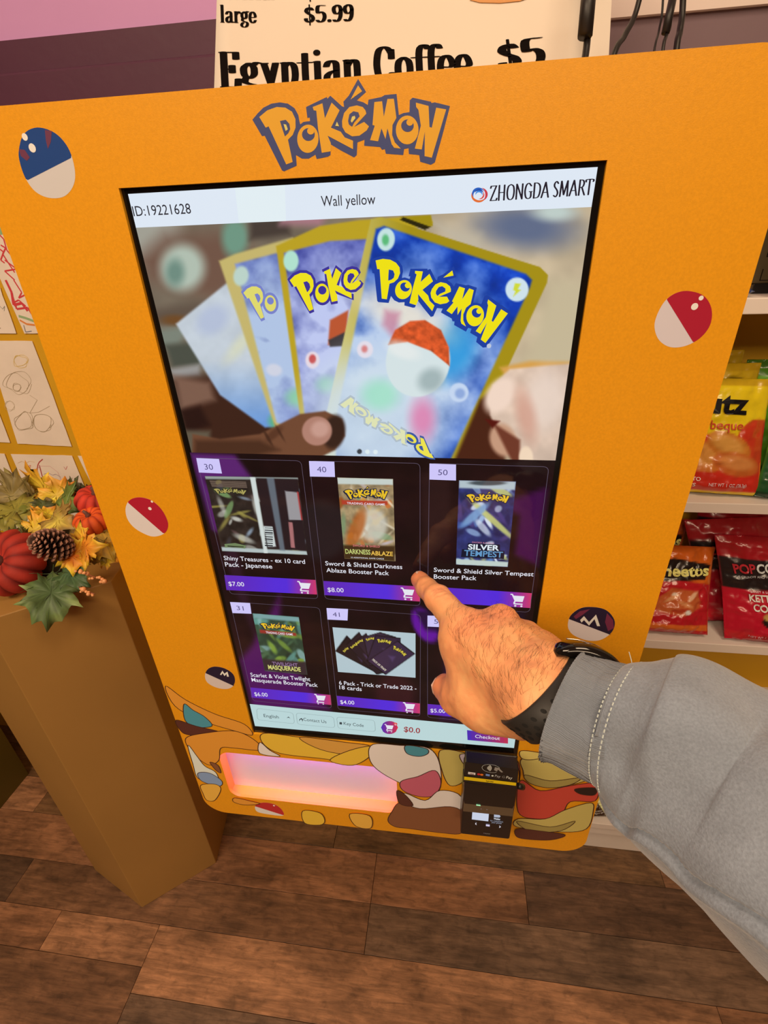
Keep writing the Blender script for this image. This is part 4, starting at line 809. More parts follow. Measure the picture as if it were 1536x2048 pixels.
for pts, c in [
 ([(331, 1372), (372, 1400), (430, 1428), (488, 1448), (505, 1470), (470, 1462), (400, 1440), (350, 1412)], OR), ([(368, 1408), (386, 1420), (410, 1434), (424, 1452), (392, 1454), (370, 1440)], TL_), ([(352, 1440), (392, 1452), (440, 1464), (430, 1474), (380, 1470), (362, 1462)], BN2),
 ([(372, 1476), (410, 1466), (470, 1462), (512, 1482), (520, 1500), (470, 1496), (442, 1496), (438, 1520), (420, 1530), (398, 1518), (380, 1500)], OR), ([(376, 1490), (394, 1512), (410, 1532), (432, 1545), (440, 1570), (424, 1566), (396, 1556), (386, 1528)], WH), ([(396, 1546), (420, 1546), (444, 1562), (438, 1572), (404, 1562)], GY),
 ([(402, 1570), (430, 1568), (442, 1578), (430, 1600), (414, 1600), (406, 1586)], OR2), ([(420, 1524), (436, 1530), (442, 1545), (432, 1540)], BN),
 ([(528, 1466), (600, 1474), (676, 1482), (700, 1490), (690, 1520), (640, 1516), (560, 1506), (526, 1486)], YP), ([(600, 1474), (690, 1484), (740, 1492), (700, 1508), (640, 1498)], (222, 150, 60)), ([(700, 1500), (745, 1492), (740, 1512), (705, 1530), (660, 1520)], YP), ([(520, 1484), (540, 1500), (560, 1512), (520, 1506)], CR),
 ([(746, 1488), (800, 1490), (858, 1496), (880, 1530), (878, 1580), (840, 1580), (790, 1560), (752, 1536), (738, 1512)], CR), ([(836, 1552), (870, 1540), (882, 1566), (868, 1590), (838, 1592), (806, 1580), (802, 1562)], PK), ([(812, 1490), (852, 1496), (856, 1506), (838, 1512), (814, 1506)], TL_),
 ([(806, 1586), (850, 1600), (880, 1580), (922, 1592), (926, 1640), (880, 1640), (846, 1626), (820, 1630)], CR), ([(880, 1500), (930, 1505), (936, 1520), (928, 1560), (900, 1570), (884, 1540)], OL), ([(920, 1508), (960, 1508), (950, 1518), (936, 1520), (930, 1530)], (216, 180, 170)),
 ([(966, 1510), (1008, 1514), (1026, 1522), (1004, 1526), (960, 1519)], PK), ([(1000, 1514), (1032, 1518), (1040, 1540), (1038, 1560), (1036, 1536)], REDP),
 ([(800, 1604), (840, 1616), (900, 1612), (926, 1626), (924, 1664), (880, 1664), (820, 1656), (790, 1652), (776, 1640), (784, 1622)], BN), ([(794, 1580), (812, 1590), (826, 1610), (800, 1606)], BN2),
 ([(1040, 1560), (1080, 1580), (1140, 1570), (1192, 1566), (1190, 1600), (1140, 1602), (1120, 1630), (1070, 1636), (1036, 1622)], REDP), ([(1044, 1516), (1100, 1510), (1150, 1530), (1180, 1552), (1150, 1566), (1096, 1572), (1054, 1560), (1046, 1540)], OL), ([(1050, 1548), (1100, 1560), (1160, 1554), (1140, 1568), (1096, 1574), (1058, 1564)], OL2),
 ([(1042, 1500), (1080, 1504), (1092, 1512), (1060, 1518), (1042, 1514)], (226, 184, 90)), ([(1036, 1636), (1090, 1636), (1130, 1618), (1180, 1604), (1186, 1620), (1172, 1656), (1120, 1662), (1034, 1652)], OL), ([(1034, 1640), (1100, 1652), (1150, 1640), (1120, 1660), (1060, 1660)], OL2), ([(1034, 1656), (1080, 1660), (1130, 1668), (1100, 1678), (1050, 1676), (1032, 1670)], BN2), ([(1150, 1576), (1190, 1574), (1188, 1588), (1160, 1586)], BK),
 ([(470, 1594), (500, 1600), (520, 1606), (490, 1608), (468, 1602)], OR), ([(606, 1620), (640, 1624), (650, 1640), (640, 1648), (610, 1644)], YP), ([(700, 1626), (740, 1630), (742, 1654), (712, 1650)], OR2)]: patch(pts, c)
# ---- round ball stickers, two-tone, plain
def ball(cx, cy, edge, up, down, seam, mark=None, label=None):
    P = catmull([face2(x, y, FY) for x, y in edge], 5, True); F = Flat(FY, .00005); F.shape([[tuple(q) for q in P]], ink(down, .3), 1)
    a, b = [np.array(face2(x, y, FY)) for x, y in seam]; d = b - a; d /= np.linalg.norm(d); n = np.array([-d[1], d[0]])
    c = np.array(face2(*up[1], FY)); n = n if (c - a) @ n > 0 else -n
    top = [q for q in P if (q - a) @ n > -1e-6]; top = sorted(top, key=lambda q: -(q - a) @ d) if False else top
    ang = lambda q: math.atan2(*(q - (a + b) / 2)[::-1]); base = math.atan2(d[1], d[0]); top = sorted(top, key=lambda q: (ang(q) - base) * (1 if (n @ np.array([-d[1], d[0]])) > 0 else -1) % (2 * math.pi))
    F.shape([[tuple(b)] + [tuple(q) for q in top] + [tuple(a)]], ink(up[0], .3), 2)
    if mark: mark(F)
    return F.build('ball_sticker', km, label)
def hl(F, x, y, r): F.shape([circ(*face2(x, y, FY), r, 14)], ink((244, 214, 200)), 4)
def mk_blue(F): F.px([(38, 298), (50, 300), (60, 315), (54, 322), (42, 312)], ink((110, 44, 62)), 3); F.px([(90, 260), (104, 262), (102, 284), (96, 298), (92, 280)], ink((110, 44, 62)), 3); hl(F, 65, 296, .0022); hl(F, 50, 274, .0018)
ball(95, 325, [(38, 300), (48, 268), (75, 255), (110, 266), (136, 295), (149, 335), (148, 368), (130, 392), (100, 396), (72, 384), (52, 358), (40, 325)], ((40, 66, 110), (80, 290)), (218, 190, 166), ((56, 360), (142, 316)), mk_blue, 'blue and white ball sticker')
ball(1366, 638, [(1309, 655), (1314, 630), (1330, 602), (1352, 586), (1378, 582), (1408, 592), (1423, 618), (1420, 650), (1400, 676), (1370, 692), (1340, 694), (1318, 680)], ((178, 30, 44), (1390, 620)), (222, 190, 172), ((1334, 600), (1386, 684)), lambda F: (hl(F, 1389, 613, .0019), hl(F, 1402, 596, .0013)))
ball(293, 1032, [(251, 1020), (256, 1004), (268, 996), (285, 995), (305, 1002), (324, 1020), (336, 1045), (333, 1062), (320, 1071), (300, 1072), (272, 1058), (256, 1040)], ((184, 30, 44), (305, 1015)), (232, 200, 176), ((257, 1006), (326, 1066)), lambda F: (hl(F, 300, 1017, .0015), hl(F, 304, 1003, .001)))
def mM(F): F.px([(1160, 1240), (1168, 1232), (1178, 1244), (1192, 1229), (1200, 1252), (1194, 1252), (1189, 1238), (1178, 1251), (1168, 1240), (1163, 1245)], ink((240, 222, 210)), 3); F.px([(1147, 1233), (1160, 1222), (1180, 1218), (1166, 1229), (1152, 1238)], ink((120, 40, 60)), 2.5); F.px([(1214, 1226), (1226, 1240), (1228, 1256), (1216, 1262), (1210, 1244)], ink((120, 40, 60)), 2.5)
ball(1182, 1248, [(1136, 1246), (1142, 1230), (1162, 1216), (1188, 1214), (1212, 1220), (1227, 1236), (1229, 1252), (1220, 1268), (1200, 1280), (1176, 1281), (1150, 1272), (1138, 1260)], ((38, 26, 44), (1180, 1235)), (232, 200, 176), ((1138, 1238), (1222, 1270)), mM, 'dark ball sticker with white letter M, right of the screen')
def mM2(F): F.px([(440, 1349), (445, 1341), (449, 1347), (455, 1343), (458, 1353), (454, 1353), (453, 1348), (449, 1352), (445, 1346), (443, 1350)], ink((240, 222, 210)), 3)
ball(440, 1355, [(410, 1350), (416, 1338), (430, 1333), (450, 1337), (466, 1348), (470, 1362), (464, 1374), (450, 1378), (430, 1374), (414, 1364)], ((38, 26, 44), (440, 1345)), (222, 186, 160), ((411, 1346), (468, 1372)), mM2, 'dark ball sticker with white letter M, left of the screen')
ball(538, 1620, [(510, 1616), (514, 1608), (530, 1605), (550, 1609), (564, 1620), (566, 1631), (540, 1629), (516, 1624)], ((196, 36, 36), (540, 1610)), (232, 206, 180), ((509, 1612), (566, 1630)), lambda F: hl(F, 548, 1611, .0013))

# ---- card reader on the panel
RY = -.030
rd = thing('card_reader', 'black card reader with yellow stripe on the machine front', 'card reader', tuple(at(980, 1600, -.01)))
q = [face2(x, y, RY) for x, y in ((927, 1562), (1031, 1574), (1024, 1681), (922, 1668))]
rx0, rx1 = (q[0][0] + q[3][0]) / 2, (q[1][0] + q[2][0]) / 2; rz1, rz0 = (q[0][1] + q[1][1]) / 2, (q[2][1] + q[3][1]) / 2
hh = rz1 - rz0
box('housing', rx0, rx1, RY, FY - .0003, rz0, rz1, mat('reader_black', (.010, .009, .009), .3), rd, b=.002)
# slanted glossy tap area above the display
v = [(rx0 + .001, RY - .001, rz1 - .52 * hh), (rx1 - .001, RY - .001, rz1 - .52 * hh), (rx1 - .001, RY - .001 + .004, rz1 - .01 * hh), (rx0 + .001, RY + .003, rz1 - .01 * hh), (rx0 + .001, RY + .002, rz1 - .52 * hh), (rx1 - .001, RY + .002, rz1 - .52 * hh), (rx1 - .001, RY + .006, rz1), (rx0 + .001, RY + .006, rz1)]
link('tap_area', mesh('tap_area', v, [(0, 1, 2, 3), (0, 4, 5, 1), (3, 2, 6, 7), (0, 3, 7, 4), (1, 5, 6, 2)]), rd, mat('tap_grey', (.13, .095, .06), .28))
tq = [face2(x, y, RY - .002) for x, y in ((932, 1521), (1036, 1533), (1032, 1571), (928, 1559))]
tp = slab('top_plate', [[tq[3], tq[2], tq[1], tq[0]]], RY - .004, RY + .008, m_satin, rd); b_ = tp.modifiers.new('b', 'BEVEL'); b_.width = .0008; b_.segments = 2
tube('hinge_knob', [at(1037, 1572, RY), at(1045, 1574, RY + .004)], .003, m_satin, rd, 10)
F = Flat(RY - .0043, .00003); F.px([(928.5, 1553), (1032.5, 1565.5), (1032, 1571.5), (928, 1559.5)], ink((240, 186, 10)), 1)
F.text('NAYAX', (972, 1563.5), (987, 1565.3), 3, m_black_ink, 2, .02)
for c, r, a0, a1 in ((0, 2.2, -50, 50), (0, 4.6, -50, 50), (0, 7.0, -50, 50), (0, 9.4, -50, 50)):
    pts = [(973 + (r + .8) * math.cos(math.radians(a)), 1536 + (r + .8) * math.sin(math.radians(a)) * .8) for a in np.linspace(a0, a1, 8)] + [(973 + (r - .5) * math.cos(math.radians(a)), 1536 + (r - .5) * math.sin(math.radians(a)) * .8) for a in np.linspace(a1, a0, 8)]
    F.px(pts, ink((236, 216, 190)), 2)
P = [np.array(face2(982 + 18 * math.cos(a), 1537 + 8 * math.sin(a) + 2 * math.cos(a), F.Y)) for a in np.linspace(.9, 6.0, 28)]; vs, fs = [], []
for i in range(27):
    d = P[i + 1] - P[i]; n = np.array([-d[1], d[0]]) / np.linalg.norm(d) * .00018; b0 = len(vs); vs += [P[i] + n, P[i + 1] + n, P[i + 1] - n, P[i] - n]; fs.append((b0, b0 + 1, b0 + 2, b0 + 3))
F.raw(vs, fs, ink((200, 184, 160)), 2)
F.px([(990, 1534), (998, 1536), (1006, 1544), (1003, 1545), (996, 1539), (994, 1543), (988, 1540)], ink((150, 130, 110)), 2)
F.px([(936.5, 1543.5), (951, 1545.5), (950.6, 1550), (936, 1548)], ink((232, 206, 186)), 2); F.text('VISA', (939, 1548.3), (948, 1549.5), 2.6, ink((120, 40, 50)), 3, .02)
F.shape([circ(*face2(957.5, 1548.4, F.Y), .0015, 14)], ink((214, 40, 40)), 2); F.shape([circ(*face2(963.5, 1549.3, F.Y), .0015, 14)], ink((236, 110, 30)), 3)
F.px([(971.5, 1547.5), (979.5, 1548.7), (979.3, 1552.6), (971.3, 1551.4)], ink((120, 140, 180)), 2); F.shape([circ(*face2(985, 1551.5, F.Y), .0011, 10)], ink((230, 220, 210)), 2); F.text('Pay', (989.5, 1553.6), (1000.5, 1555.2), 4.5, ink((190, 170, 150)), 2); F.text('G', (1004, 1555.6), (1009, 1556.3), 4.5, ink((150, 130, 110)), 2); F.text('Pay', (1012, 1556.8), (1024, 1558.5), 5, ink((236, 220, 200)), 2)
F.build('payment_signs', rd)
F = Flat(RY - .0004, .00004)
F.px([(945, 1619.5), (978, 1624), (976.5, 1642.6), (943.6, 1638.6)], emi((196, 206, 226)), 2)
F.px([(952.5, 1608.6), (961, 1609.8), (961, 1612), (952.5, 1611)], emi((170, 240, 180)), 2)
F.text('Swipe/Touch to pay', (961, 1620), (996, 1624.4), 2.6, emi((200, 200, 214)), 2)
F.px([(988, 1629), (998, 1628), (1001, 1633), (999, 1635), (988, 1634)], emi((170, 180, 200)), 2); F.text('Wallet', (987, 1638.5), (1000, 1640.2), 3, emi((226, 230, 240)), 2, .02); F.text('to connect', (980, 1642), (1006, 1645), 2.6, emi((160, 170, 190)), 2); F.text('your phone', (983, 1645.6), (1003, 1648), 2.6, emi((160, 170, 190)), 2)
F.px([(950.5, 1646.5), (953.5, 1645), (952, 1647.3), (953.5, 1650), (950.5, 1648.4)], emi((230, 226, 236)), 2); F.px([(972, 1648.4), (979.5, 1649.4), (979.3, 1653), (971.8, 1652)], emi((206, 200, 230)), 2); F.px([(998, 1651), (1002, 1653.6), (998, 1656), (999.4, 1653.3)], emi((230, 226, 236)), 2)
F.text('nayax', (967, 1667), (980.5, 1668.8), 2.6, ink((150, 136, 120)), 2); F.build('display', rd, 'small lit display on the card reader')
# ------------------------------------------------------------------ six-sided display pedestals
m_ped = mat('bronze_pedestal_paint', alb((176, 116, 50), .95), .45, noise=(3, .07), bump=(50, .06))
def pedestal(name_label, cx, cy, side, rot, h, m):
    t = thing('pedestal', name_label, 'pedestal', (cx, cy, 0))
    V = []
    for z, r in ((0, side), (h, side)):
        for k in range(6): a = math.radians(rot + 60 * k); V.append((cx + r * math.cos(a), cy + r * math.sin(a), z))
    me = mesh('column', V, [tuple(range(6))[::-1], tuple(range(6, 12))] + [(k, (k + 1) % 6, 6 + (k + 1) % 6, 6 + k) for k in range(6)])
    o = link('column', me, t, m); b = o.modifiers.new('b', 'BEVEL'); b.width = .0015; b.segments = 2
    return t
PA, PB_ = np.array([-.650, .176]), np.array([-.510, .291])
s_ = np.linalg.norm(PB_ - PA); mid = (PA + PB_) / 2; nn_ = np.array([-(PB_ - PA)[1], (PB_ - PA)[0]]) / s_; HC = mid + nn_ * s_ * math.cos(math.pi / 6)
PT = .912
pedestal('tall brown six-sided pedestal with autumn leaves on top, left of machine', HC[0], HC[1], s_, math.degrees(math.atan2(*(PA - HC)[::-1])), PT, m_ped)
m_ped2 = mat('olive_pedestal_paint', alb((96, 70, 16), .9), .5, noise=(3, .07))
c2 = np.array([-1.203, .465]); pedestal('dark olive pedestal at the left frame edge, behind the tall brown one', -1.36, .378, .181, 29, .80, m_ped2)

# ------------------------------------------------------------------ autumn arrangement on the pedestal
MAPLE = [(0, 0), (.10, .04), (.34, -.10), (.30, .06), (.52, .10), (.40, .22), (.62, .42), (.44, .42), (.42, .54), (.24, .42), (.28, .72), (.16, .70), (0, 1.0), (-.16, .70), (-.28, .72), (-.24, .42), (-.42, .54), (-.44, .42), (-.62, .42), (-.40, .22), (-.52, .10), (-.30, .06), (-.34, -.10), (-.10, .04)]
OAK = [(0, 0), (.10, .10), (.26, .06), (.22, .18), (.38, .22), (.52, .34), (.34, .40), (.44, .52), (.54, .66), (.34, .62), (.30, .72), (.22, .86), (.10, .84), (0, 1.0), (-.10, .84), (-.24, .88), (-.28, .72), (-.36, .62), (-.54, .60), (-.40, .48), (-.36, .38), (-.50, .28), (-.34, .22), (-.22, .18), (-.24, .06), (-.10, .10)]
m_leaf = attr_mat('silk_leaf', False, .5, (120, .5, .0006)); m_vein = mat('leaf_vein', (.20, .09, .03), .6)
garl = thing('leaf_garland', 'garland of yellow, orange and green silk leaves on top of brown pedestal', 'garland', (HC[0], HC[1], PT))
def leaf(base, tip, Yb, Yt, wid, shape, c0, c1, c2, seed, curl=.18, label=None):
    """base / tip in photo points at depths Yb / Yt; wid = width factor"""
    A, B = at(*base, Yb), at(*tip, Yt); ax = B - A; L = np.linalg.norm(ax); ax /= L
    view = A - CAM; view /= np.linalg.norm(view); sd = np.cross(ax, view); sd /= np.linalg.norm(sd); nn = np.cross(sd, ax)
    r = np.random.RandomState(seed); O = []
    for i in range(len(shape)):
        a, b = np.array(shape[i]), np.array(shape[(i + 1) % len(shape)]); m_ = (a + b) / 2; c = np.array([0, .45]); O += [a, m_ + (c - m_) * .03 + r.uniform(-.012, .012, 2)]
    O = np.array(O); C = np.array([0, .38]); n = len(O); rings = [1.0, .66, .33]; P2 = np.concatenate([C + (O - C) * k for k in rings] + [[C]])
    z = curl * (np.abs(P2[:, 0]) ** 1.5) * 1.2 - curl * 1.2 * (P2[:, 1] - .4) ** 2 + .035 * np.sin(P2[:, 0] * 17 + seed) * np.sin(P2[:, 1] * 13) + .03 * r.randn(len(P2)) * (np.arange(len(P2)) < n)
    V = A + (P2[:, :1] * wid * sd + P2[:, 1:] * ax - z[:, None] * nn) * L
    F = []
    for k in range(2):
        for i in range(n): j = (i + 1) % n; F.append((k * n + i, k * n + j, (k + 1) * n + j, (k + 1) * n + i))
    for i in range(n): F.append((2 * n + i, 2 * n + (i + 1) % n, 3 * n))
    me = mesh('leaf', V, F)
    d = np.linalg.norm(P2 - C, axis=1); q = fbm(P2 + seed * 3.1, 3.2, 4, seed); t = np.clip(d * 1.5 + (q - .5) * 1.6, 0, 1)[:, None]; u = np.clip(t * 2 - 1, 0, 1)
    CC = np.array(c0, float) * (1 - np.clip(t * 2, 0, 1)) + np.array(c1, float) * np.clip(t * 2, 0, 1); CC = CC * (1 - u) + np.array(c2, float) * u
    CC *= (.86 + .28 * r.rand(len(P2)))[:, None]; set_col(me, np.clip(lin_np(CC) / LT, 0, .9))
    o = link('leaf', me, garl, m_leaf, smooth=True, label=label); sm = o.modifiers.new('s', 'SOLIDIFY'); sm.thickness = .0006
    # veins, proud of the face
    vs, fs = [], []
    for a, b in [((0, -.12), (0, .95)), ((0, .12), (.46, .40)), ((0, .12), (-.46, .40)), ((0, .05), (.36, .08)), ((0, .05), (-.36, .08)), ((0, .4), (.2, .64)), ((0, .4), (-.2, .64))]:
        pts = []
        for k in np.linspace(0, 1, 6):
            p = np.array(a) * (1 - k) + np.array(b) * k; zz = curl * abs(p[0]) ** 1.5 * 1.2 - curl * 1.2 * (p[1] - .4) ** 2 + .035 * math.sin(p[0] * 17 + seed) * math.sin(p[1] * 13)
            pts.append(A + (p[0] * wid * sd + p[1] * ax - (zz + .004) * nn) * L)
        tv, tf = tube_data(pts, list(np.linspace(.0007, .0003, 6)), 4, True, len(vs)); vs += tv; fs += tf
    link('vein', mesh('vein', vs, fs), o, mat('leaf_vein_%d' % seed, alb(tuple(c0), .7), .6))
    return o
Yl, Ol, Rd, Gr, Dk, Br = (236, 178, 40), (232, 126, 30), (196, 70, 24), (110, 116, 40), (70, 66, 24), (130, 92, 40)
LEAVES = [((60, 985), (-40, 1005), .40, .36, 1.2, MAPLE, (150, 120, 60), (140, 108, 52), (120, 90, 40), 1), ((30, 1000), (98, 962), .44, .46, 1.2, MAPLE, (150, 118, 62), (142, 112, 54), (150, 120, 50), 2),
 ((150, 985), (50, 1000), .42, .38, .8, MAPLE, Yl, (240, 160, 50), Ol, 3), ((70, 990), (130, 965), .42, .42, 1.3, MAPLE, (240, 170, 50), Yl, Ol, 4), ((20, 1000), (48, 1062), .37, .32, 1.0, MAPLE, (140, 120, 40), (150, 124, 44), (120, 110, 40), 5),
 ((0, 1010), (20, 1070), .36, .30, .9, MAPLE, (150, 124, 40), (136, 114, 40), Gr, 6), ((112, 1000), (158, 1022), .40, .37, 1.1, MAPLE, (120, 124, 48), (96, 104, 38), (70, 80, 30), 7), ((90, 1000), (80, 1030), .38, .36, 1.3, MAPLE, (90, 90, 36), Dk, Dk, 8),
 ((96, 1060), (20, 1062), .34, .32, 1.1, MAPLE, Yl, (244, 166, 40), Ol, 9), ((86, 1040), (110, 1012), .36, .37, 1.4, MAPLE, Yl, (236, 160, 40), Ol, 10), ((60, 1078), (10, 1080), .30, .27, 1.0, MAPLE, (180, 130, 50), Br, Dk, 11),
 ((100, 1030), (150, 1058), .34, .31, .9, MAPLE, (206, 166, 60), (170, 120, 50), Br, 12), ((140, 1062), (172, 1092), .31, .28, .9, MAPLE, (150, 100, 44), Br, Dk, 13), ((150, 1010), (190, 965), .42, .46, 1.0, MAPLE, (96, 84, 34), Dk, Dk, 14),
 ((200, 1060), (226, 1120), .33, .28, 1.0, OAK, (206, 154, 56), (190, 140, 50), (226, 170, 40), 15), ((150, 1095), (208, 1090), .27, .26, 1.1, MAPLE, (240, 130, 30), (240, 150, 40), Yl, 16), ((146, 1092), (146, 1152), .27, .23, 1.1, MAPLE, (240, 120, 26), (244, 150, 36), Yl, 17),
 ((176, 1090), (106, 1136), .27, .245, .7, MAPLE, (236, 140, 30), Yl, Yl, 18), ((106, 1140), (94, 1262), .255, .180, .86, OAK, (84, 96, 50), (78, 90, 40), (150, 150, 80), 19), ((120, 1130), (176, 1172), .26, .22, .6, OAK, (80, 96, 56), (76, 90, 44), (56, 70, 30), 20),
 ((210, 1080), (170, 1130), .31, .27, 1.0, OAK, (150, 120, 50), (170, 130, 46), Br, 21), ((0, 1060), (-30, 1110), .33, .28, 1.0, MAPLE, (110, 110, 44), Gr, Dk, 22), ((8, 1070), (50, 1098), .29, .27, .8, MAPLE, (100, 96, 40), (84, 80, 34), Dk, 23),
 ((196, 1110), (240, 1112), .30, .29, .9, OAK, (230, 160, 40), Yl, Ol, 24), ((60, 1010), (100, 1000), .40, .39, 1.3, MAPLE, (110, 90, 40), Br, Dk, 25), ((128, 985), (176, 985), .44, .44, 1.2, OAK, (90, 74, 36), Dk, Dk, 26), ((-10, 975), (-30, 1020), .42, .38, 1.2, MAPLE, Yl, Ol, Rd, 27)]
for L in LEAVES: leaf(*L)
# twigs of small dark pips rising behind
rt = random.Random(3); vs, fs = [], []
for k in range(5):
    a = at(160, 995, .42); b = at(126 + k * 12, 972 + rt.uniform(-4, 6), .45); tv, tf = tube_data([a, (a + b) / 2 + [0, 0, .004], b], [.0009, .0007, .0005], 5, True, len(vs)); vs += tv; fs += tf
    for t in np.linspace(.3, 1, 7):
        p = a + (b - a) * t + np.array([rt.uniform(-.003, .003), 0, rt.uniform(.001, .005)]); tv, tf = tube_data([p - [0, 0, .002], p, p + [0, 0, .003]], [.0006, .0018, .0007], 5, True, len(vs)); vs += tv; fs += tf
link('twig', mesh('twig', vs, fs), garl, mat('twig_brown', alb((70, 36, 24)), .6))
# moss bed the leaves are pinned to
bm_v, bm_f = [], []
nx_, ny_ = 24, 14
for j in range(ny_):
    for i in range(nx_):
        a = 2 * math.pi * i / nx_; t = j / (ny_ - 1); w = 1 + .10 * math.sin(a * 5 + j)
        bm_v.append((HC[0] - .005 + .105 * w * math.sin(t * math.pi / 2 + .02) * math.cos(a), HC[1] + .005 + .080 * w * math.sin(t * math.pi / 2 + .02) * math.sin(a), PT + .004 + .045 * math.cos(t * math.pi / 2)))
for j in range(ny_ - 1):
    for i in range(nx_): bm_f.append((j * nx_ + i, j * nx_ + (i + 1) % nx_, (j + 1) * nx_ + (i + 1) % nx_, (j + 1) * nx_ + i))
link('moss_bed', mesh('moss_bed', bm_v, bm_f), garl, mat('dark_moss', (.035, .024, .010), .95, noise=(60, .4), bump=(120, 1)), smooth=True)
def pumpkin(px_, py_, Y, rad, label, col, colr, nr, tilt, rough, squash=.72):
    C = at(px_, py_, Y); t = thing('pumpkin', label, 'pumpkin', tuple(C - [0, 0, rad * .7]), 'velvet pumpkins in the autumn arrangement')
    up = np.array(tilt, float); up /= np.linalg.norm(up); a = np.cross(up, [0, 1.0, .1]); a /= np.linalg.norm(a); b = np.cross(up, a)
    V, F, K = [], [], []; nu, nv = nr * 8, 26
    for j in range(nv + 1):
        ph = math.pi * j / nv
        for i in range(nu):
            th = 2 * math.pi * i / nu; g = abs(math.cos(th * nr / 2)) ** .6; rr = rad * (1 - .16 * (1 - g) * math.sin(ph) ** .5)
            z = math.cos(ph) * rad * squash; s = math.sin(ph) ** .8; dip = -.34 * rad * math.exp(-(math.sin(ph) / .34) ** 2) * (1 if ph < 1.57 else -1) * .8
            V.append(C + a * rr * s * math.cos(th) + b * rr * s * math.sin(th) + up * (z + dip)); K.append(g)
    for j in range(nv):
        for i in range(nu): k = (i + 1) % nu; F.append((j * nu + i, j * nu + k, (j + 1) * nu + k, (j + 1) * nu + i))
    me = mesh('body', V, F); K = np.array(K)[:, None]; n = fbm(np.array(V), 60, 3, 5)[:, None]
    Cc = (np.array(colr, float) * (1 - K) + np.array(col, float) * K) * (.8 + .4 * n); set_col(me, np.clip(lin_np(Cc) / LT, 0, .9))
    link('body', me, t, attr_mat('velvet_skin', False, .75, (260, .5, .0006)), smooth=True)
    p0 = C + up * rad * (squash - .34); pts = [p0, p0 + up * rad * .22, p0 + up * rad * .36 + a * rad * .06, p0 + up * rad * .48 + a * rad * .16]
    tube('stem', pts, [rad * .20, rad * .12, rad * .10, rad * .07], mat('pumpkin_stem', alb((110, 66, 50)), .7, bump=(200, .6)), t, 8); return t
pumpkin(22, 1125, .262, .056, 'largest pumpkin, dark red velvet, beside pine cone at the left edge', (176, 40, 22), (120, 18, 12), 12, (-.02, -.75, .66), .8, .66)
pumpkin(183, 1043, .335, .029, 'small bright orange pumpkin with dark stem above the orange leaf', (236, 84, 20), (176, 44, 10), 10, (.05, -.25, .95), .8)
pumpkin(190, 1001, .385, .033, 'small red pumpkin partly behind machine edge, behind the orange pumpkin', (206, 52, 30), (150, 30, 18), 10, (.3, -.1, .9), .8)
# pine cone
pc = thing('pine_cone', 'brown open pine cone between the big red pumpkin and the leaves', 'pine cone', tuple(at(105, 1110, .24)))
C = at(105, 1090, .242); ax_ = np.array([-.15, -.55, .55]); ax_ /= np.linalg.norm(ax_); a_ = np.cross(ax_, [0, 0, 1.0]); a_ /= np.linalg.norm(a_); b_2 = np.cross(ax_, a_)
V, F = [], []
for k in range(120):
    t = (k + .5) / 120; th = k * 2.39996; rr = .0175 * math.sin(math.pi * (.12 + .80 * t)) ** .8; z = .026 * (t * 2 - 1)
    rad_ = a_ * math.cos(th) + b_2 * math.sin(th); tg = np.cross(ax_, rad_); out = rad_ * (1 - .75 * max(0, t - .3)) + ax_ * (-.35 + 1.25 * t); out /= np.linalg.norm(out); n = np.cross(out, tg)
    p = C + ax_ * z + rad_ * rr * .45; L = .0155 * (.7 + .5 * math.sin(math.pi * t)); w = .0045; b = len(V)
    for q, ww, hh_ in ((0, .5, .0006), (.6, 1.0, .0012), (.92, .85, .0020), (1.0, .3, .0016)):
        V += [p + out * L * q + tg * w * ww + n * hh_ * .2, p + out * L * q + n * hh_, p + out * L * q - tg * w * ww + n * hh_ * .2, p + out * L * q - n * hh_]
    for s in range(3):
        for e in range(4): F.append((b + s * 4 + e, b + s * 4 + (e + 1) % 4, b + s * 4 + 4 + (e + 1) % 4, b + s * 4 + 4 + e))
    F.append((b + 12, b + 13, b + 14, b + 15))
me = mesh('scales', V, F); Kc = np.tile(np.repeat(np.array([0, .25, .75, 1.]), 4), 120)[:, None]; set_col(me, np.clip(lin_np(np.array([[46., 24, 14]]) * (1 - Kc) + np.array([[176., 112, 80]]) * Kc) / LT, 0, .9)); link('scales', me, pc, attr_mat('cone_scale', False, .6))
Vc, Fc = tube_data([C - ax_ * .022, C, C + ax_ * .022], [.005, .009, .004], 8); link('core', mesh('core', Vc, Fc), pc, mat('cone_core', alb((40, 22, 14)), .8))
m_berry = mat('berry_orange', alb((240, 150, 86)), .35); m_twig = mat('berry_twig', alb((150, 70, 40)), .6)
def sprig(x0, y0, x1, y1, Y, n, seed, label):
    r = random.Random(seed); a, b = at(x0, y0, Y), at(x1, y1, Y - .012); t = thing('berry_sprig', label, 'berry sprig', tuple(a), 'berry sprigs hanging from the garland')
    tube('twig', [a, (a + b) / 2 + [0, 0, -.002], b], [.0010, .0008, .0006], m_twig, t, 6)
    bm = bmesh.new(); bmesh.ops.create_icosphere(bm, subdivisions=2, radius=1); sv = [np.array(v.co) for v in bm.verts]; bm.verts.index_update(); sf = [tuple(v.index for v in f.verts) for f in bm.faces]; bm.free()
    sme = mesh('berry', sv, sf); sme.materials.append(m_berry); sme.polygons.foreach_set('use_smooth', [True] * len(sme.polygons))
    for k in range(n):
        q = k / (n - 1); p = a + (b - a) * q + np.array([r.uniform(-.005, .005), -abs(r.uniform(0, .005)), r.uniform(-.006, .005)]); R_ = r.uniform(.0016, .0042)
        o = bpy.data.objects.new('berry', sme); COL.objects.link(o); o.parent = t; o.matrix_parent_inverse = Matrix.Translation(-Vector(t.location)); o.location = p; o.scale = (R_, R_, R_)
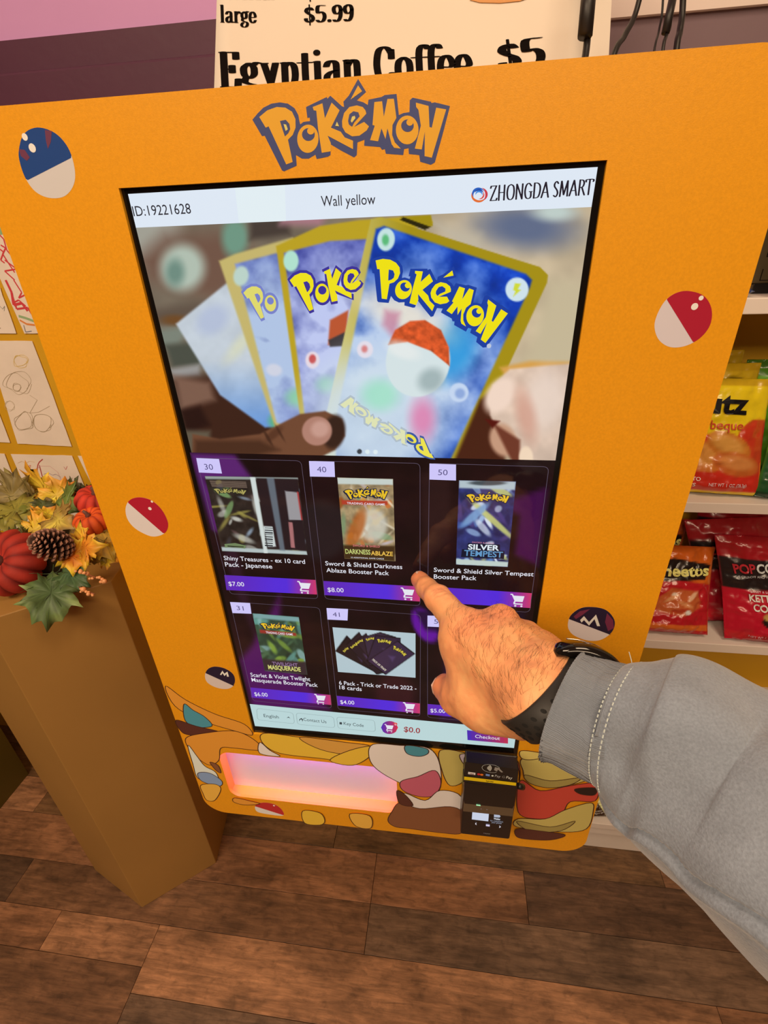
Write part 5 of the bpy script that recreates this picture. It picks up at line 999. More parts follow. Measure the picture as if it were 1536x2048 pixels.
sprig(160, 1142, 216, 1162, .235, 16, 1, 'upper orange berry sprig under the orange leaf'); sprig(158, 1174, 190, 1188, .215, 9, 2, 'lower, shorter orange berry sprig against the pedestal')

# ------------------------------------------------------------------ shelving on the right
SYF = .42
for z, th in ((1.328, .020), (1.028, .018), (.736, .020), (.43, .018)):
    o = box('shelf_board', .14, 1.45, SYF, WALL_Y, z - th, z, m_white, None, .0012)
    tag(o, {1.328: 'white shelf board at the top right, above the yellow snack bags', 1.028: 'white shelf board carrying the yellow and green snack bags', .736: 'white shelf board carrying the red popcorn bags', .43: 'lowest free white shelf board, under the popcorn shelf and hidden by sleeve'}[z], 'shelf', 'white shelf boards on the right')
bc = thing('base_cabinet', 'white plinth cabinet with stepped boards standing on floor right of machine', 'cabinet', (.8, .5, 0))
box('top_board', .14, 1.45, .418, WALL_Y, .118, .137, m_white, bc, .001); box('front_board', .14, 1.45, .424, .44, .085, .118, m_white, bc, .001); box('kick_board', .14, 1.45, .438, .455, 0.0002, .092, m_white, bc, .001); box('back_board', .14, 1.45, .60, .62, .0002, .118, m_white, bc)
for x in (.14, 1.469):
    tag(box('shelf_upright', x - .018, x, SYF + .004, WALL_Y, 0.0002, 1.345, m_white, None, .001), 'white upright board carrying the shelves %s' % ('behind the machine' if x < .5 else 'at their far right end'), 'shelf upright')

# ------------------------------------------------------------------ snack bags
m_foil = attr_mat('printed_foil', False, .28, (30, .25, .004), coat=.35, spec=.6)
def bag(name, label, cat, org, ux, uz, w, h, dep, base, layers, texts=(), seed=1, group=None, cr=.004, fill=1.0):
    """org = bottom left corner; ux, uz = directions of width and height (unit); uv in 0..100 with v downwards for paint"""
    org = np.array(org, float); ux = np.array(ux, float) / np.linalg.norm(ux); uz = np.array(uz, float) / np.linalg.norm(uz); un = np.cross(ux, uz)  # towards the viewer = +un if ux right, uz up -> un = -y
    un = un if un[1] < 0 else -un
    def surf(s, t, side=1):
        s, t = np.asarray(s, float), np.asarray(t, float)
        e = np.clip(np.minimum(t, 1 - t) / .10, 0, 1); e2 = np.clip(np.minimum(s, 1 - s) / .5, 0, 1); prof = (np.sin(e * math.pi / 2) ** .9) * (np.sin(e2 * math.pi / 2) ** .75)
        pin = 1 - .05 * np.sin(np.clip(t, 0, 1) * math.pi); s2 = .5 + (s - .5) * pin
        P = np.stack([s * 3, t * 4], -1).reshape(-1, 2); wr = (fbm(P, 1.6, 4, seed) - .5).reshape(s.shape) * 2 * cr + (np.abs(fbm(P + 9, 2.6, 3, seed + 7) - .5)).reshape(s.shape) * -3 * cr
        d = side * (dep / 2 * prof * fill + wr * np.clip(prof * 2, .12, 1)) + dep / 2
        bot = np.where(t < .06, np.sin(s * 40 + seed) * .0008, 0) + np.where(t > .95, np.sin(s * 60 + seed) * .0006, 0)
        return org + (s2 * w)[..., None] * ux + (t * h)[..., None] * uz + (d + bot)[..., None] * un
    tb = thing(name, label, cat, tuple(surf(np.array(.5), np.array(0.))), group)
    nx, ny = 46, 58; s, t = np.meshgrid(np.linspace(0, 1, nx + 1), np.linspace(0, 1, ny + 1)); s, t = s.ravel(), t.ravel()
    Fr, Bk = surf(s, t, 1), surf(s, t, -1); N = len(s); i = (np.arange(nx)[None, :] + (nx + 1) * np.arange(ny)[:, None]).ravel()
    F = np.concatenate([np.stack([i, i + 1, i + nx + 2, i + nx + 1], 1), np.stack([i, i + nx + 1, i + nx + 2, i + 1], 1) + N]).tolist()
    bd = list(range(nx + 1)) + [(nx + 1) * (j + 1) + nx for j in range(ny)] + [(nx + 1) * ny + k for k in range(nx - 1, -1, -1)] + [(nx + 1) * j for j in range(ny - 1, 0, -1)]
    F += [(bd[k], bd[(k + 1) % len(bd)], bd[(k + 1) % len(bd)] + N, bd[k] + N) for k in range(len(bd))]
    uv = np.stack([s * 100, (1 - t) * 100 * h / w], 1); C = paint(uv, base, layers); me = mesh('pouch', np.concatenate([Fr, Bk]), F); CC = np.concatenate([C, C * .8 + 20]); set_col(me, np.clip(lin_np(CC) / LT, 0, .92))
    link('pouch', me, tb, m_foil, smooth=True)
    V, Fc, mi, ms = [], [], [], []
    for body, u0, v0, u1, v1, cap, col, bold in texts:
        vs, fs, wd = text_data(body, bold); a, b = np.array([u0, v0], float), np.array([u1, v1], float); d = (b - a) / wd; n = np.array([d[1], -d[0]]); n /= np.linalg.norm(n)
        q = np.array([a + d * x + n * (y / .73 * cap) for x, y in vs]); Pn = surf(q[:, 0] / 100, 1 - q[:, 1] / (100 * h / w)) + un * .0021; m_ = ink(col, .35)
        if m_ not in ms: ms.append(m_)
        b0 = len(V); V += list(Pn); Fc += [tuple(b0 + k for k in f) for f in fs]; mi += [ms.index(m_)] * len(fs)
    if V: link('print', mesh('print', V, Fc, mi), tb, ms)
    return tb
YB, RB = (236, 186, 20), (206, 40, 22)
utz_layers = [([(0, 62), (30, 58), (60, 64), (100, 62), (100, 140), (0, 140)], RB, 3), (('e', 92, 66, 22, 24, 0), (206, 60, 26), 2), (('e', 92, 60, 18, 12, 0), (206, 50, 24), 2),
 (('e', 34, 84, 32, 17, 8), (214, 112, 36), 3), (('e', 34, 82, 26, 12, 8), (226, 140, 56), 6), (('e', 62, 72, 25, 14, 24), (206, 112, 34), 2), (('e', 60, 70, 19, 9, 24), (224, 146, 60), 5), (('e', 72, 92, 26, 13, 10), (206, 96, 34), 3), (('e', 72, 90, 19, 8, 10), (222, 130, 60), 5),
 ([(0, 0), (100, 0), (100, 7), (0, 7)], (206, 150, 20), 1), ([(0, 124), (100, 124), (100, 130), (0, 130)], (236, 176, 20), 1)]
bag('snack_bag', 'yellow and red barbeque chip bag, front one on the upper snack shelf', 'snack bag', (.413, .470, 1.029), (1, -.10, .0), (-.06, .26, .95), .142, .180, .036, YB, utz_layers,
    [('utz', 34, 36, 77, 37, 22, (14, 12, 14), .035), ('Barbeque', 22, 54, 74, 54, 10, (214, 70, 40), .008), ('POTATO', 12, 112, 36, 112, 4.4, (240, 214, 190), .01), ('CHIPS', 12, 119, 32, 119, 4.4, (240, 214, 190), .01), ('NET WT 1 OZ (28.3g)', 44, 117, 84, 117, 4, (240, 200, 180), 0)], 3, 'chip bags on the upper snack shelf', .0035)
bag('snack_bag', 'yellow chip bag directly behind the front barbeque one, only its top showing', 'snack bag', (.412, .528, 1.029), (1, -.08, .03), (-.06, .12, 1), .142, .190, .03, (214, 158, 20), [(('e', 80, 22, 16, 6, 20), (70, 44, 8), 3), ([(0, 0), (100, 0), (100, 8), (0, 8)], (196, 140, 16), 1)], [('utz', 30, 44, 84, 44, 24, (14, 12, 14), .035)], 5, 'chip bags on the upper snack shelf')
bag('snack_bag', 'rearmost yellow chip bag against the wall, tallest of the yellow ones', 'snack bag', (.400, .575, 1.029), (1, -.06, .0), (-.03, .08, 1), .142, .205, .03, (206, 150, 20), [(('e', 76, 30, 20, 18, 20), (150, 84, 20), 4), ([(0, 0), (100, 0), (100, 8), (0, 8)], (196, 140, 16), 1)], [('utz', 20, 40, 74, 40, 22, (14, 12, 14), .035)], 6, 'chip bags on the upper snack shelf')
grl = [([(0, 0), (100, 0), (100, 8), (0, 8)], (70, 110, 20), 1), (('e', 25, 26, 16, 11, 0), (24, 22, 18), 1.5), (('e', 25, 26, 13, 8, 0), (150, 140, 110), 1), (('e', 60, 90, 34, 26, 0), (150, 190, 40), 12), (('e', 50, 115, 60, 14, 0), (20, 60, 26), 6)]
bag('snack_bag', 'green snack bag at the back with a round dark badge', 'snack bag', (.541, .575, 1.029), (1, 0, .0), (0, .03, 1), .150, .190, .03, (96, 136, 30), grl, [], 8, 'green snack bags on the upper snack shelf')
bag('snack_bag', 'second green bag, in front of the badge bag and right of barbeque bag', 'snack bag', (.548, .512, 1.029), (1, -.05, .0), (-.05, .18, 1), .150, .185, .034, (110, 160, 30), [(('e', 22, 20, 12, 9, 0), (26, 24, 18), 1.5), (('e', 22, 20, 9, 6, 0), (180, 170, 140), 1)] + grl[:1] + grl[3:], [('DS', 16, 24, 30, 24, 7, (220, 216, 200), .01)], 9, 'green snack bags on the upper snack shelf')
bag('snack_bag', 'frontmost dark green bag at the right frame edge of the upper snack shelf', 'snack bag', (.548, .455, 1.029), (1, -.25, .0), (.05, .24, .96), .130, .150, .034, (112, 160, 34), [([(0, 60), (100, 50), (100, 130), (0, 130)], (26, 74, 34), 10), (('e', 20, 40, 14, 20, 0), (150, 196, 40), 10), ([(0, 108), (100, 108), (100, 116), (0, 116)], (16, 50, 26), 1)], [], 10, 'green snack bags on the upper snack shelf')
# lower snack shelf
OC, RC = (224, 96, 24), (196, 24, 30)
chl = [([(0, 58), (50, 50), (100, 56), (100, 150), (0, 150)], RC, 3), ([(4, 30), (40, 18), (96, 26), (90, 48), (20, 54)], (30, 18, 14), 2), ([(16, 84), (40, 62), (80, 66), (88, 90), (60, 104), (24, 100)], (206, 92, 40), 4), (('e', 42, 78, 12, 3, -30), (236, 150, 90), 2), (('e', 62, 86, 12, 3, 20), (232, 140, 80), 2), (('e', 54, 96, 12, 3, -10), (190, 60, 30), 2), (('e', 72, 74, 10, 3, -50), (240, 170, 120), 2), (('e', 66, 98, 5, 3, 0), (240, 220, 200), 1.5), (('e', 46, 72, 5, 2, 0), (244, 200, 160), 1.5), ([(0, 118), (100, 118), (100, 126), (0, 126)], (226, 100, 30), 1)]
cht = [('Cheetos', 8, 46, 94, 42, 17, (240, 210, 110), .03)]
bag('snack_bag', 'orange and red cheese snack bag lying lowest, nearest the yellow machine', 'snack bag', (.425, .452, .738), (1, -.02, .0), (.02, .42, .88), .125, .165, .036, OC, chl, cht, 11, 'cheese snack bags on the lower snack shelf', .005)
bag('snack_bag', 'orange cheese snack bag behind the front one, standing taller', 'snack bag', (.385, .530, .738), (1, .05, .0), (.08, .22, .96), .125, .185, .034, (206, 80, 24), chl, cht, 12, 'cheese snack bags on the lower snack shelf', .005)
pl_ = [([(0, 0), (100, 0), (100, 26), (0, 26)], (166, 22, 26), 1), ([(0, 26), (100, 26), (100, 62), (0, 66)], (34, 22, 20), 1), ([(62, 42), (90, 60), (86, 98), (74, 90), (62, 60)], (214, 170, 96), 1.5), ([(66, 52), (80, 62), (80, 80), (70, 70)], (190, 140, 70), 4, .7), (('e', 52, 104, 13, 9, 0), (34, 22, 16), 1.2), (('e', 52, 98, 12, 6, 0), (206, 150, 70), 2), (('e', 60, 106, 6, 3, 0), (230, 200, 150), 1.5), ([(74, 116), (96, 100), (100, 116), (84, 122)], (206, 160, 90), 2), ([(0, 120), (100, 120), (100, 130), (0, 130)], (206, 30, 36), 1)]
ptx = [('POP', 14, 46, 36, 43, 12, (190, 40, 44), .03), ('CORNERS', 37, 43, 92, 36, 12, (222, 206, 190), .03), ('THE CRUNCHY AND WHOLESOME POPCORN SNACK', 14, 52, 92, 42, 3, (210, 190, 170), 0), ('KETTLE', 27, 79, 57, 77, 9, (240, 214, 196), .03), ('CORN', 30, 91, 58, 90, 9.5, (240, 214, 196), .03), ('SWEET & SALTY', 28, 68, 54, 66, 2.6, (236, 200, 180), 0), ('NOTHING', 62, 112, 72, 112, 3, (236, 190, 180), 0), ('FAKE', 62, 116, 70, 116, 3, (236, 190, 180), 0), ('NET WT. 1 OZ. (28.3 g)', 24, 126, 62, 126, 3.4, (236, 170, 160), 0)]
RP = (196, 18, 36)
bag('snack_bag', 'red kettle corn popcorn bag at the front of the stack, its whole front showing', 'snack bag', (.580, .448, .738), (1, -.10, .02), (-.20, .32, .92), .150, .200, .038, RP, pl_, ptx, 14, 'red popcorn bags on the lower snack shelf', .0045)
bag('snack_bag', 'second red popcorn bag, tucked behind the front one and leaning left', 'snack bag', (.556, .492, .738), (1, .02, .08), (-.26, .30, .92), .150, .205, .034, (180, 18, 32), pl_, ptx, 15, 'red popcorn bags on the lower snack shelf', .0045)
bag('snack_bag', 'rearmost red popcorn bag, standing tallest against the wall', 'snack bag', (.545, .560, .738), (1, 0, -.02), (-.02, .16, .96), .155, .225, .034, (170, 18, 30), pl_, ptx, 16, 'red popcorn bags on the lower snack shelf', .0045)
bag('snack_bag', 'red popcorn bag cut off by the right frame edge, back of the stack', 'snack bag', (.735, .530, .738), (1, -.1, 0), (-.05, .2, .96), .150, .205, .034, (176, 18, 32), pl_, ptx, 17, 'red popcorn bags on the lower snack shelf', .0045)
# top shelf: dark patterned box with a white paper sack against it
tb = thing('carton', 'dark brown carton with black tile pattern on the top shelf', 'carton', (.60, .52, 1.329))
m_cart = mat('brown_carton', alb((92, 70, 40)), .6, noise=(30, .1)); box('box', .462, .62, .475, .60, 1.3405, 1.42, m_cart, tb, .001); box('tray_base', .468, .64, .470, .605, 1.3285, 1.3405, m_satin, tb, .001)
F = Flat(.4748, .00004); R_ = random.Random(4)
for i in range(5):
    for k in range(5):
        x, z = .476 + i * .029 + (k % 2) * .012, 1.344 + k * .0145; F.shape([[(x, z), (x + .026, z), (x + .026, z + .0009), (x, z + .0009)]], m_black_ink, 1); F.shape([[(x, z), (x + .0012, z), (x + .0012, z + .0145), (x, z + .0145)]], m_black_ink, 1)
F.build('tile_pattern', tb)
bag('paper_sack', 'pale sack with dark lettering at the top right frame edge', 'sack', (.468, .446, 1.338), (1, -.1, .1), (-.16, .1, 1), .11, .135, .05, (222, 180, 140), [([(0, 70), (20, 66), (100, 80), (100, 90), (16, 78)], (40, 30, 26), 1.5), ([(0, 94), (12, 90), (100, 110), (100, 130), (0, 130)], (226, 196, 166), 2)], [], 19, None, .004)
bag('wrapped_snack', 'dark blue wrapped snack lying at the front of the top shelf', 'snack bar', (.400, .428, 1.3295), (1, .05, .0), (0, .9, .25), .052, .024, .010, (44, 52, 76), [([(20, 10), (80, 14), (70, 30), (30, 30)], (90, 100, 120), 6)], [], 20, None, .001)
# on the fourth shelf: flat white box with red print; on the plinth a chocolate in dark foil
fb = thing('flat_box', 'flat pale box with dark red lettering on the shelf below the popcorn', 'box', (.62, .5, .4305))
box('lid', .42, 1.0, .432, .56, .4305, .462, mat('pale_card', alb((226, 186, 166)), .6, noise=(20, .05)), fb, .001)
vsr, fsr = [], []; rr_ = random.Random(9)
for x0, y0, n_l in ((.515, .505, 7), (.66, .49, 6), (.440, .50, 3)):      # blurred red letter shapes, too small to read
    for k in range(n_l):
        x = x0 + k * .017; h_ = .026
        for dx, w_, y_a, y_b in ((0, .003, 0, 1), (.009 * rr_.random(), .003, rr_.random() * .4, 1), (0, .011, .8, 1) if rr_.random() > .4 else (0, .011, 0, .18)):
            b0 = len(vsr); vsr += [(x + dx, y0 + h_ * y_a, .4623), (x + dx + w_, y0 + h_ * y_a, .4623), (x + dx + w_, y0 + h_ * y_b, .4623), (x + dx, y0 + h_ * y_b, .4623)]; fsr.append((b0, b0 + 1, b0 + 2, b0 + 3))
link('red_lettering', mesh('red_lettering', vsr, fsr), fb, ink((140, 24, 36)))
bag('foil_snack', 'dark foil wrapped chocolate on the white plinth, beside the machine foot', 'snack bar', (.44, .432, .1385), (1, .1, 0), (-.1, .9, .3), .07, .05, .02, (60, 34, 16), [([(20, 20), (40, 10), (60, 50), (44, 70)], (226, 206, 130), 3), (('e', 70, 30, 14, 8, 30), (190, 140, 60), 4)], [], 21, None, .002)
# ------------------------------------------------------------------ the pointing arm
def smin(a, b, k):
    h = np.clip(.5 + .5 * (b - a) / k, 0, 1); return b * (1 - h) + a * h - k * h * (1 - h)
def cone(P, a, b, r1, r2):
    ba = b - a; t = np.clip(((P - a) @ ba) / (ba @ ba), 0, 1)[..., None]; d = P - a - t * ba
    return np.sqrt((d * d).sum(-1)) - (r1 + (r2 - r1) * t[..., 0])
def ell(P, c, X, Y, Z, r):
    d = P - c; q = np.stack([(d @ X) / r[0], (d @ Y) / r[1], (d @ Z) / r[2]], -1); k = np.sqrt((q * q).sum(-1)); return (k - 1) * min(r) * .9 + (k - 1) * 0
def unit(v): v = np.asarray(v, float); return v / np.linalg.norm(v)
def surface_nets(lo, h, D):
    """D: field on a regular grid; returns vertices and quads of its zero level"""
    S = D < 0; nx, ny, nz = D.shape; c = np.zeros((nx - 1, ny - 1, nz - 1), int)
    offs = [(i, j, k) for i in (0, 1) for j in (0, 1) for k in (0, 1)]
    for i, j, k in offs: c += S[i:nx - 1 + i, j:ny - 1 + j, k:nz - 1 + k]
    act = (c > 0) & (c < 8); idx = -np.ones(act.shape, int); I = np.argwhere(act); idx[act] = np.arange(len(I))
    acc = np.zeros((len(I), 3)); cnt = np.zeros(len(I))
    val = {o: D[I[:, 0] + o[0], I[:, 1] + o[1], I[:, 2] + o[2]] for o in offs}
    for a in offs:
        for ax in range(3):
            if a[ax]: continue
            b = list(a); b[ax] = 1; b = tuple(b); va, vb = val[a], val[b]; m = (va < 0) != (vb < 0)
            t = va[m] / (va[m] - vb[m]); p = np.tile(np.array(a, float), (m.sum(), 1)); p[:, ax] += t; acc[m] += p; cnt[m] += 1
    V = lo + (I + acc / cnt[:, None]) * h; F = []
    for ax in range(3):
        u, v = [(1, 2), (2, 0), (0, 1)][ax]
        sl0 = [slice(1, n - 1) for n in D.shape]; sl0[ax] = slice(0, D.shape[ax] - 1); sl1 = list(sl0); sl1[ax] = slice(1, D.shape[ax])
        A, B = S[tuple(sl0)], S[tuple(sl1)]; E = np.argwhere(A != B); off = np.array([1, 1, 1]); off[ax] = 0; E0 = E + off; fl = A[tuple(E.T)]
        e = np.eye(3, dtype=int); q = [E0 - e[u] - e[v], E0 - e[v], E0, E0 - e[u]]; Q = np.stack([idx[tuple(x.T)] for x in q], 1)
        Q[~fl] = Q[~fl][:, ::-1]; F.append(Q)
    return V, np.concatenate(F)
T = lambda x, y, d: atd(x, y, d)
tipz = .3915
J = dict(I_tip=T(839, 1159, tipz), I_dip=T(853, 1176, .374), I_pip=T(875, 1196, .3545), I_mcp=T(934, 1262, .3275),
         M_mcp=T(1000, 1247, .333), M_pip=T(1022, 1262, .372), M_dip=T(1012, 1318, .378), M_tip=T(1022, 1345, .358),
         R_mcp=T(1048, 1276, .340), R_pip=T(1066, 1300, .376), R_dip=T(1046, 1352, .376), R_tip=T(1046, 1372, .355),
         L_mcp=T(1084, 1304, .340), L_pip=T(1102, 1334, .366), L_dip=T(1078, 1374, .366), L_tip=T(1070, 1388, .348),
         T_cmc=T(1036, 1416, .298), T_mcp=T(968, 1412, .312), T_ip=T(916, 1394, .328), T_tip=T(891, 1375, .341),
         W=T(1092, 1384, .279), A2=T(1126, 1406, .2730))
fwdv = RR[2]; AX = unit(T(1092, 1384, .279) - T(1150, 1421, .2685))
# frame of the wrist: its flat back turns up and a little towards the camera
latv = unit(np.cross(AX, fwdv)); 
if (latv @ RR[1]) > 0: latv = -latv            # latv points up in the photograph
dorsal = unit(latv * .55 - fwdv * .83); radial = unit(np.cross(AX, dorsal)); 
if radial @ latv > 0: radial = -radial
lo = np.min([v for v in J.values()], 0) - .034; hi = np.max([v for v in J.values()], 0) + .034; hgrid = .00115
n_ = np.ceil((hi - lo) / hgrid).astype(int); gx = [lo[i] + np.arange(n_[i]) * hgrid for i in range(3)]
G = np.stack(np.meshgrid(*gx, indexing='ij'), -1)
def hand_field(G):
    g = lambda a, b, r1, r2: cone(G, J[a], J[b], r1, r2)
    # wrist and forearm: oval
    d = np.minimum(g('W', 'A2', .0215, .0215), 9)
    up = J['W'] + radial * .0068; dn = J['W'] - radial * .0068; up2, dn2 = J['A2'] + radial * .007, J['A2'] - radial * .007
    d = smin(cone(G, up, up2, .0200, .0185), cone(G, dn, dn2, .0200, .0185), .010)
    # palm: fan of metacarpals
    k = .010
    for m, r in (('I_mcp', .0125), ('M_mcp', .0125), ('R_mcp', .0120), ('L_mcp', .0115)):
        o = {'I_mcp': .010, 'M_mcp': .002, 'R_mcp': -.006, 'L_mcp': -.012}[m]
        base = J['W'] + radial * o + AX * .004; c2 = (base * .45 + J[m] * .55) - dorsal * .003
        d = smin(d, cone(G, base, c2, .0160, .0150), k); d = smin(d, cone(G, c2, J[m], .0150, r), k)
    pal = (J['W'] + J['M_mcp'] + J['I_mcp']) / 3 - dorsal * .010 + radial * .004
    d = smin(d, cone(G, pal + AX * -.012, pal + AX * .022, .0170, .0165), .014)
    # thumb with its ball
    d = smin(d, g('T_cmc', 'T_mcp', .0180, .0150), .014); d = smin(d, g('T_mcp', 'T_ip', .0152, .0124), .006); d = smin(d, g('T_ip', 'T_tip', .0120, .0096), .003)
    web = (J['T_mcp'] * .5 + J['I_mcp'] * .5); d = smin(d, cone(G, web + AX * -.012, J['T_mcp'] * .3 + J['I_mcp'] * .7 - dorsal * .004, .0115, .0100), .014); d = smin(d, cone(G, T(930, 1300, .329), T(942, 1372, .319), .0118, .0130), .012)
    # index finger
    f = smin(g('I_mcp', 'I_pip', .0116, .0094), g('I_pip', 'I_dip', .0090, .0078), .003); f = smin(f, g('I_dip', 'I_tip', .0079, .0069), .003); f = smin(f, np.sqrt(((G - J['I_pip']) ** 2).sum(-1)) - .0097, .002)
    d = smin(d, f, .005)
    for a, r in (('M', .0108), ('R', .0102), ('L', .0088)):
        f = smin(g(a + '_mcp', a + '_pip', r + .0012, r * .94), g(a + '_pip', a + '_dip', r * .92, r * .82), .002); f = smin(f, g(a + '_dip', a + '_tip', r * .82, r * .74), .002); d = smin(d, f, .0035)
    # tendons on the back
    for m, o in (('I_mcp', .006), ('M_mcp', .001), ('R_mcp', -.004)):
        a = J[m] + dorsal * .0125 * .78 + AX * -.002; b = J['W'] + radial * o + dorsal * .0175 + AX * .012; d = smin(d, cone(G, a, b, .0030, .0022), .005)
    for m, r in (('I_mcp', .0075), ('M_mcp', .0075), ('R_mcp', .0070)): d = smin(d, np.sqrt(((G - J[m] - dorsal * .0058) ** 2).sum(-1)) - r, .006)
    return d
D = hand_field(G); V, Q = surface_nets(lo, hgrid, D); del D, G
# smooth lightly
nb = np.zeros_like(V); ct = np.zeros(len(V))
for i in range(4):
    a, b = Q[:, i], Q[:, (i + 1) % 4]; np.add.at(ct, a, 1); np.add.at(ct, b, 1)
for _ in range(5):
    nb[:] = 0
    for i in range(4): a, b = Q[:, i], Q[:, (i + 1) % 4]; np.add.at(nb, a, V[b]); np.add.at(nb, b, V[a])
    V = V * .5 + .5 * nb / ct[:, None]
def normals(V, Q):
    n = np.cross(V[Q[:, 2]] - V[Q[:, 0]], V[Q[:, 3]] - V[Q[:, 1]]); N = np.zeros_like(V)
    for i in range(4): np.add.at(N, Q[:, i], n)
    return N / (np.linalg.norm(N, axis=1)[:, None] + 1e-12)
N = normals(V, Q)
# skin relief: knuckle creases, wrist and back wrinkles
def crease(V, c, axd, wid, reach, n, sp, dep):
    s = (V - c) @ axd; r = np.linalg.norm((V - c) - s[:, None] * axd, axis=1); w = np.clip(1 - r / reach, 0, 1) ** .5 * (r < reach); out = 0
    for k in range(n): out = out + np.exp(-((s - (k - (n - 1) / 2) * sp + .0006 * np.sin(r * 900 + k)) / wid) ** 2) * dep
    return out * w
disp = np.zeros(len(V)); fi = unit(J['I_tip'] - J['I_pip']); fm = unit(J['I_pip'] - J['I_mcp']); dfi = unit(-fwdv + latv * .5)
disp -= crease(V, J['I_pip'] + dfi * .008, fi, .00055, .0085, 4, .0021, .00065); disp -= crease(V, J['I_dip'] + dfi * .007, fi, .0004, .006, 3, .0014, .0004)
ft = unit(J['T_tip'] - J['T_mcp']); disp -= crease(V, J['T_ip'] - fwdv * .009, ft, .0005, .009, 3, .0018, .0005)
disp -= crease(V, J['I_mcp'] + dorsal * .012, fm, .0008, .013, 4, .0034, .00035); disp -= crease(V, J['M_mcp'] + dorsal * .012, fm, .0008, .012, 4, .003, .0004)
disp += (fbm(V, 240, 3, 2) - .5) * .0007 + (fbm(V, 90, 2, 8) - .5) * .0010
for k in range(3):                         # soft veins
    a = J['W'] + dorsal * .02 + radial * (.012 - .012 * k) + AX * .01; b = J['I_mcp'] * (1 - k * .45) + J['M_mcp'] * (k * .45) + dorsal * .012 + radial * (.012 - k * .012); ab = b - a; t = np.clip(((V - a) @ ab) / (ab @ ab), 0, 1)
    q = a + t[:, None] * ab + radial * (np.sin(t * 9 + k * 2) * .0025)[:, None]; dd = np.linalg.norm(V - q, axis=1); disp += np.exp(-(dd / .0022) ** 2) * .0007
V = V + N * disp[:, None]
# the finger pad rests on the glass
V[:, 1] = np.minimum(V[:, 1], -.0004)
N = normals(V, Q)
n1 = fbm(V, 55, 3, 4)[:, None]; n2 = fbm(V, 320, 2, 9)[:, None]; C = np.array([[252., 152, 88]]) * (.90 + .2 * n1) * (.95 + .1 * n2)
for p_, r_, k_ in ((J['I_tip'], .016, .55), (J['I_pip'], .011, .35), (J['T_tip'], .015, .5), (J['T_ip'], .012, .25), (J['I_mcp'] + dorsal * .01, .014, .30), (J['M_mcp'] + dorsal * .01, .014, .35)):
    w = np.exp(-(np.linalg.norm(V - p_, axis=1) / r_) ** 2)[:, None] * k_; C = C * (1 - w) + np.array([[246., 112, 70]]) * w
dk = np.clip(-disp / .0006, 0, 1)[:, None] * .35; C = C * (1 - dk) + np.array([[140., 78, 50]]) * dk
arm = thing('person', 'right arm of a person in a grey sweatshirt, pointing at the screen', 'person', tuple(J['A2']))
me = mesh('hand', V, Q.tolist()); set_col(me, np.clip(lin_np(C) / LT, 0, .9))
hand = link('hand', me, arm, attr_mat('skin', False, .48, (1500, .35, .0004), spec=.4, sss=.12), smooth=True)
# nails
def nail(c, along, nrm, L, W_, name, lab):
    along = unit(along); nrm = unit(nrm - along * (nrm @ along)); sd = np.cross(along, nrm); V, F = [], []; nx, ny = 12, 10
    for j in range(ny + 1):
        for i in range(nx + 1):
            s, t = i / nx * 2 - 1, j / ny; w = W_ / 2 * (math.sqrt(max(0, 1 - (2 * t - 1) ** 6))) * (1 if t < .5 else 1); x = s * w
            V.append(c + along * (t - .5) * L + sd * x - nrm * (x * x / (W_ * 1.25) + (t - .6) ** 2 * L * .12))
    for j in range(ny):
        for i in range(nx): a = j * (nx + 1) + i; F.append((a, a + 1, a + nx + 2, a + nx + 1))
    o = link(name, mesh(name, V, F), hand, mat('nail', alb((232, 170, 136)), .25, coat=.3), smooth=True, label=lab); m = o.modifiers.new('s', 'SOLIDIFY'); m.thickness = .0005; m.offset = 0; return o
nail(J['I_tip'] + unit(-fwdv * .35 + latv) * .0066 - fi * .0005, fi, unit(-fwdv * .35 + latv), .0105, .0105, 'index_nail', 'nail of the pointing finger')
tn = unit(-RR[0] * 1.0 - fwdv * .25 + latv * .2); tn = unit(tn - ft * (tn @ ft) * .8)
nail(J['T_tip'] + tn * .0083 - ft * .001, ft, tn, .0125, .0125, 'thumb_nail', 'pale thumb nail seen edge on')
# hair on the back of the hand
hv, hf = [], []; rh = np.random.RandomState(12)
sel = (N @ -fwdv > .15) & (((V - J['W']) @ AX) > -.004)
def dseg(V, a, b): ab = b - a; t = np.clip(((V - a) @ ab) / (ab @ ab), 0, 1); return np.linalg.norm(V - a - t[:, None] * ab, axis=1), t
dI, tI = dseg(V, J['W'] + dorsal * .018 + radial * .006, J['I_mcp'] * .45 + J['M_mcp'] * .55 + dorsal * .01); sel &= (dI < .030) & (rh.rand(len(V)) < .9)
ids = rh.choice(np.nonzero(sel)[0], 560)
for i in ids:
    n = N[i]; flow = -radial * .75 + AX * .25 + radial * (rh.rand() - .5) * .9 + AX * (rh.rand() - .5) * .9; flow = unit(flow - n * (flow @ n)); L = rh.uniform(.004, .009); p = V[i] - n * .0003
    pts = [p, p + flow * L * .35 + n * L * .16, p + flow * L * .7 + n * L * .17, p + flow * L + n * L * .06]
    tv, tf = tube_data(pts, [.000045, .000045, .00004, .00002], 3, False, len(hv)); hv += tv; hf += tf
ho = link('arm_hair', mesh('arm_hair', hv, hf), hand, mat('hair_brown', (.035, .015, .008), .6)); ho['kind'] = 'stuff'
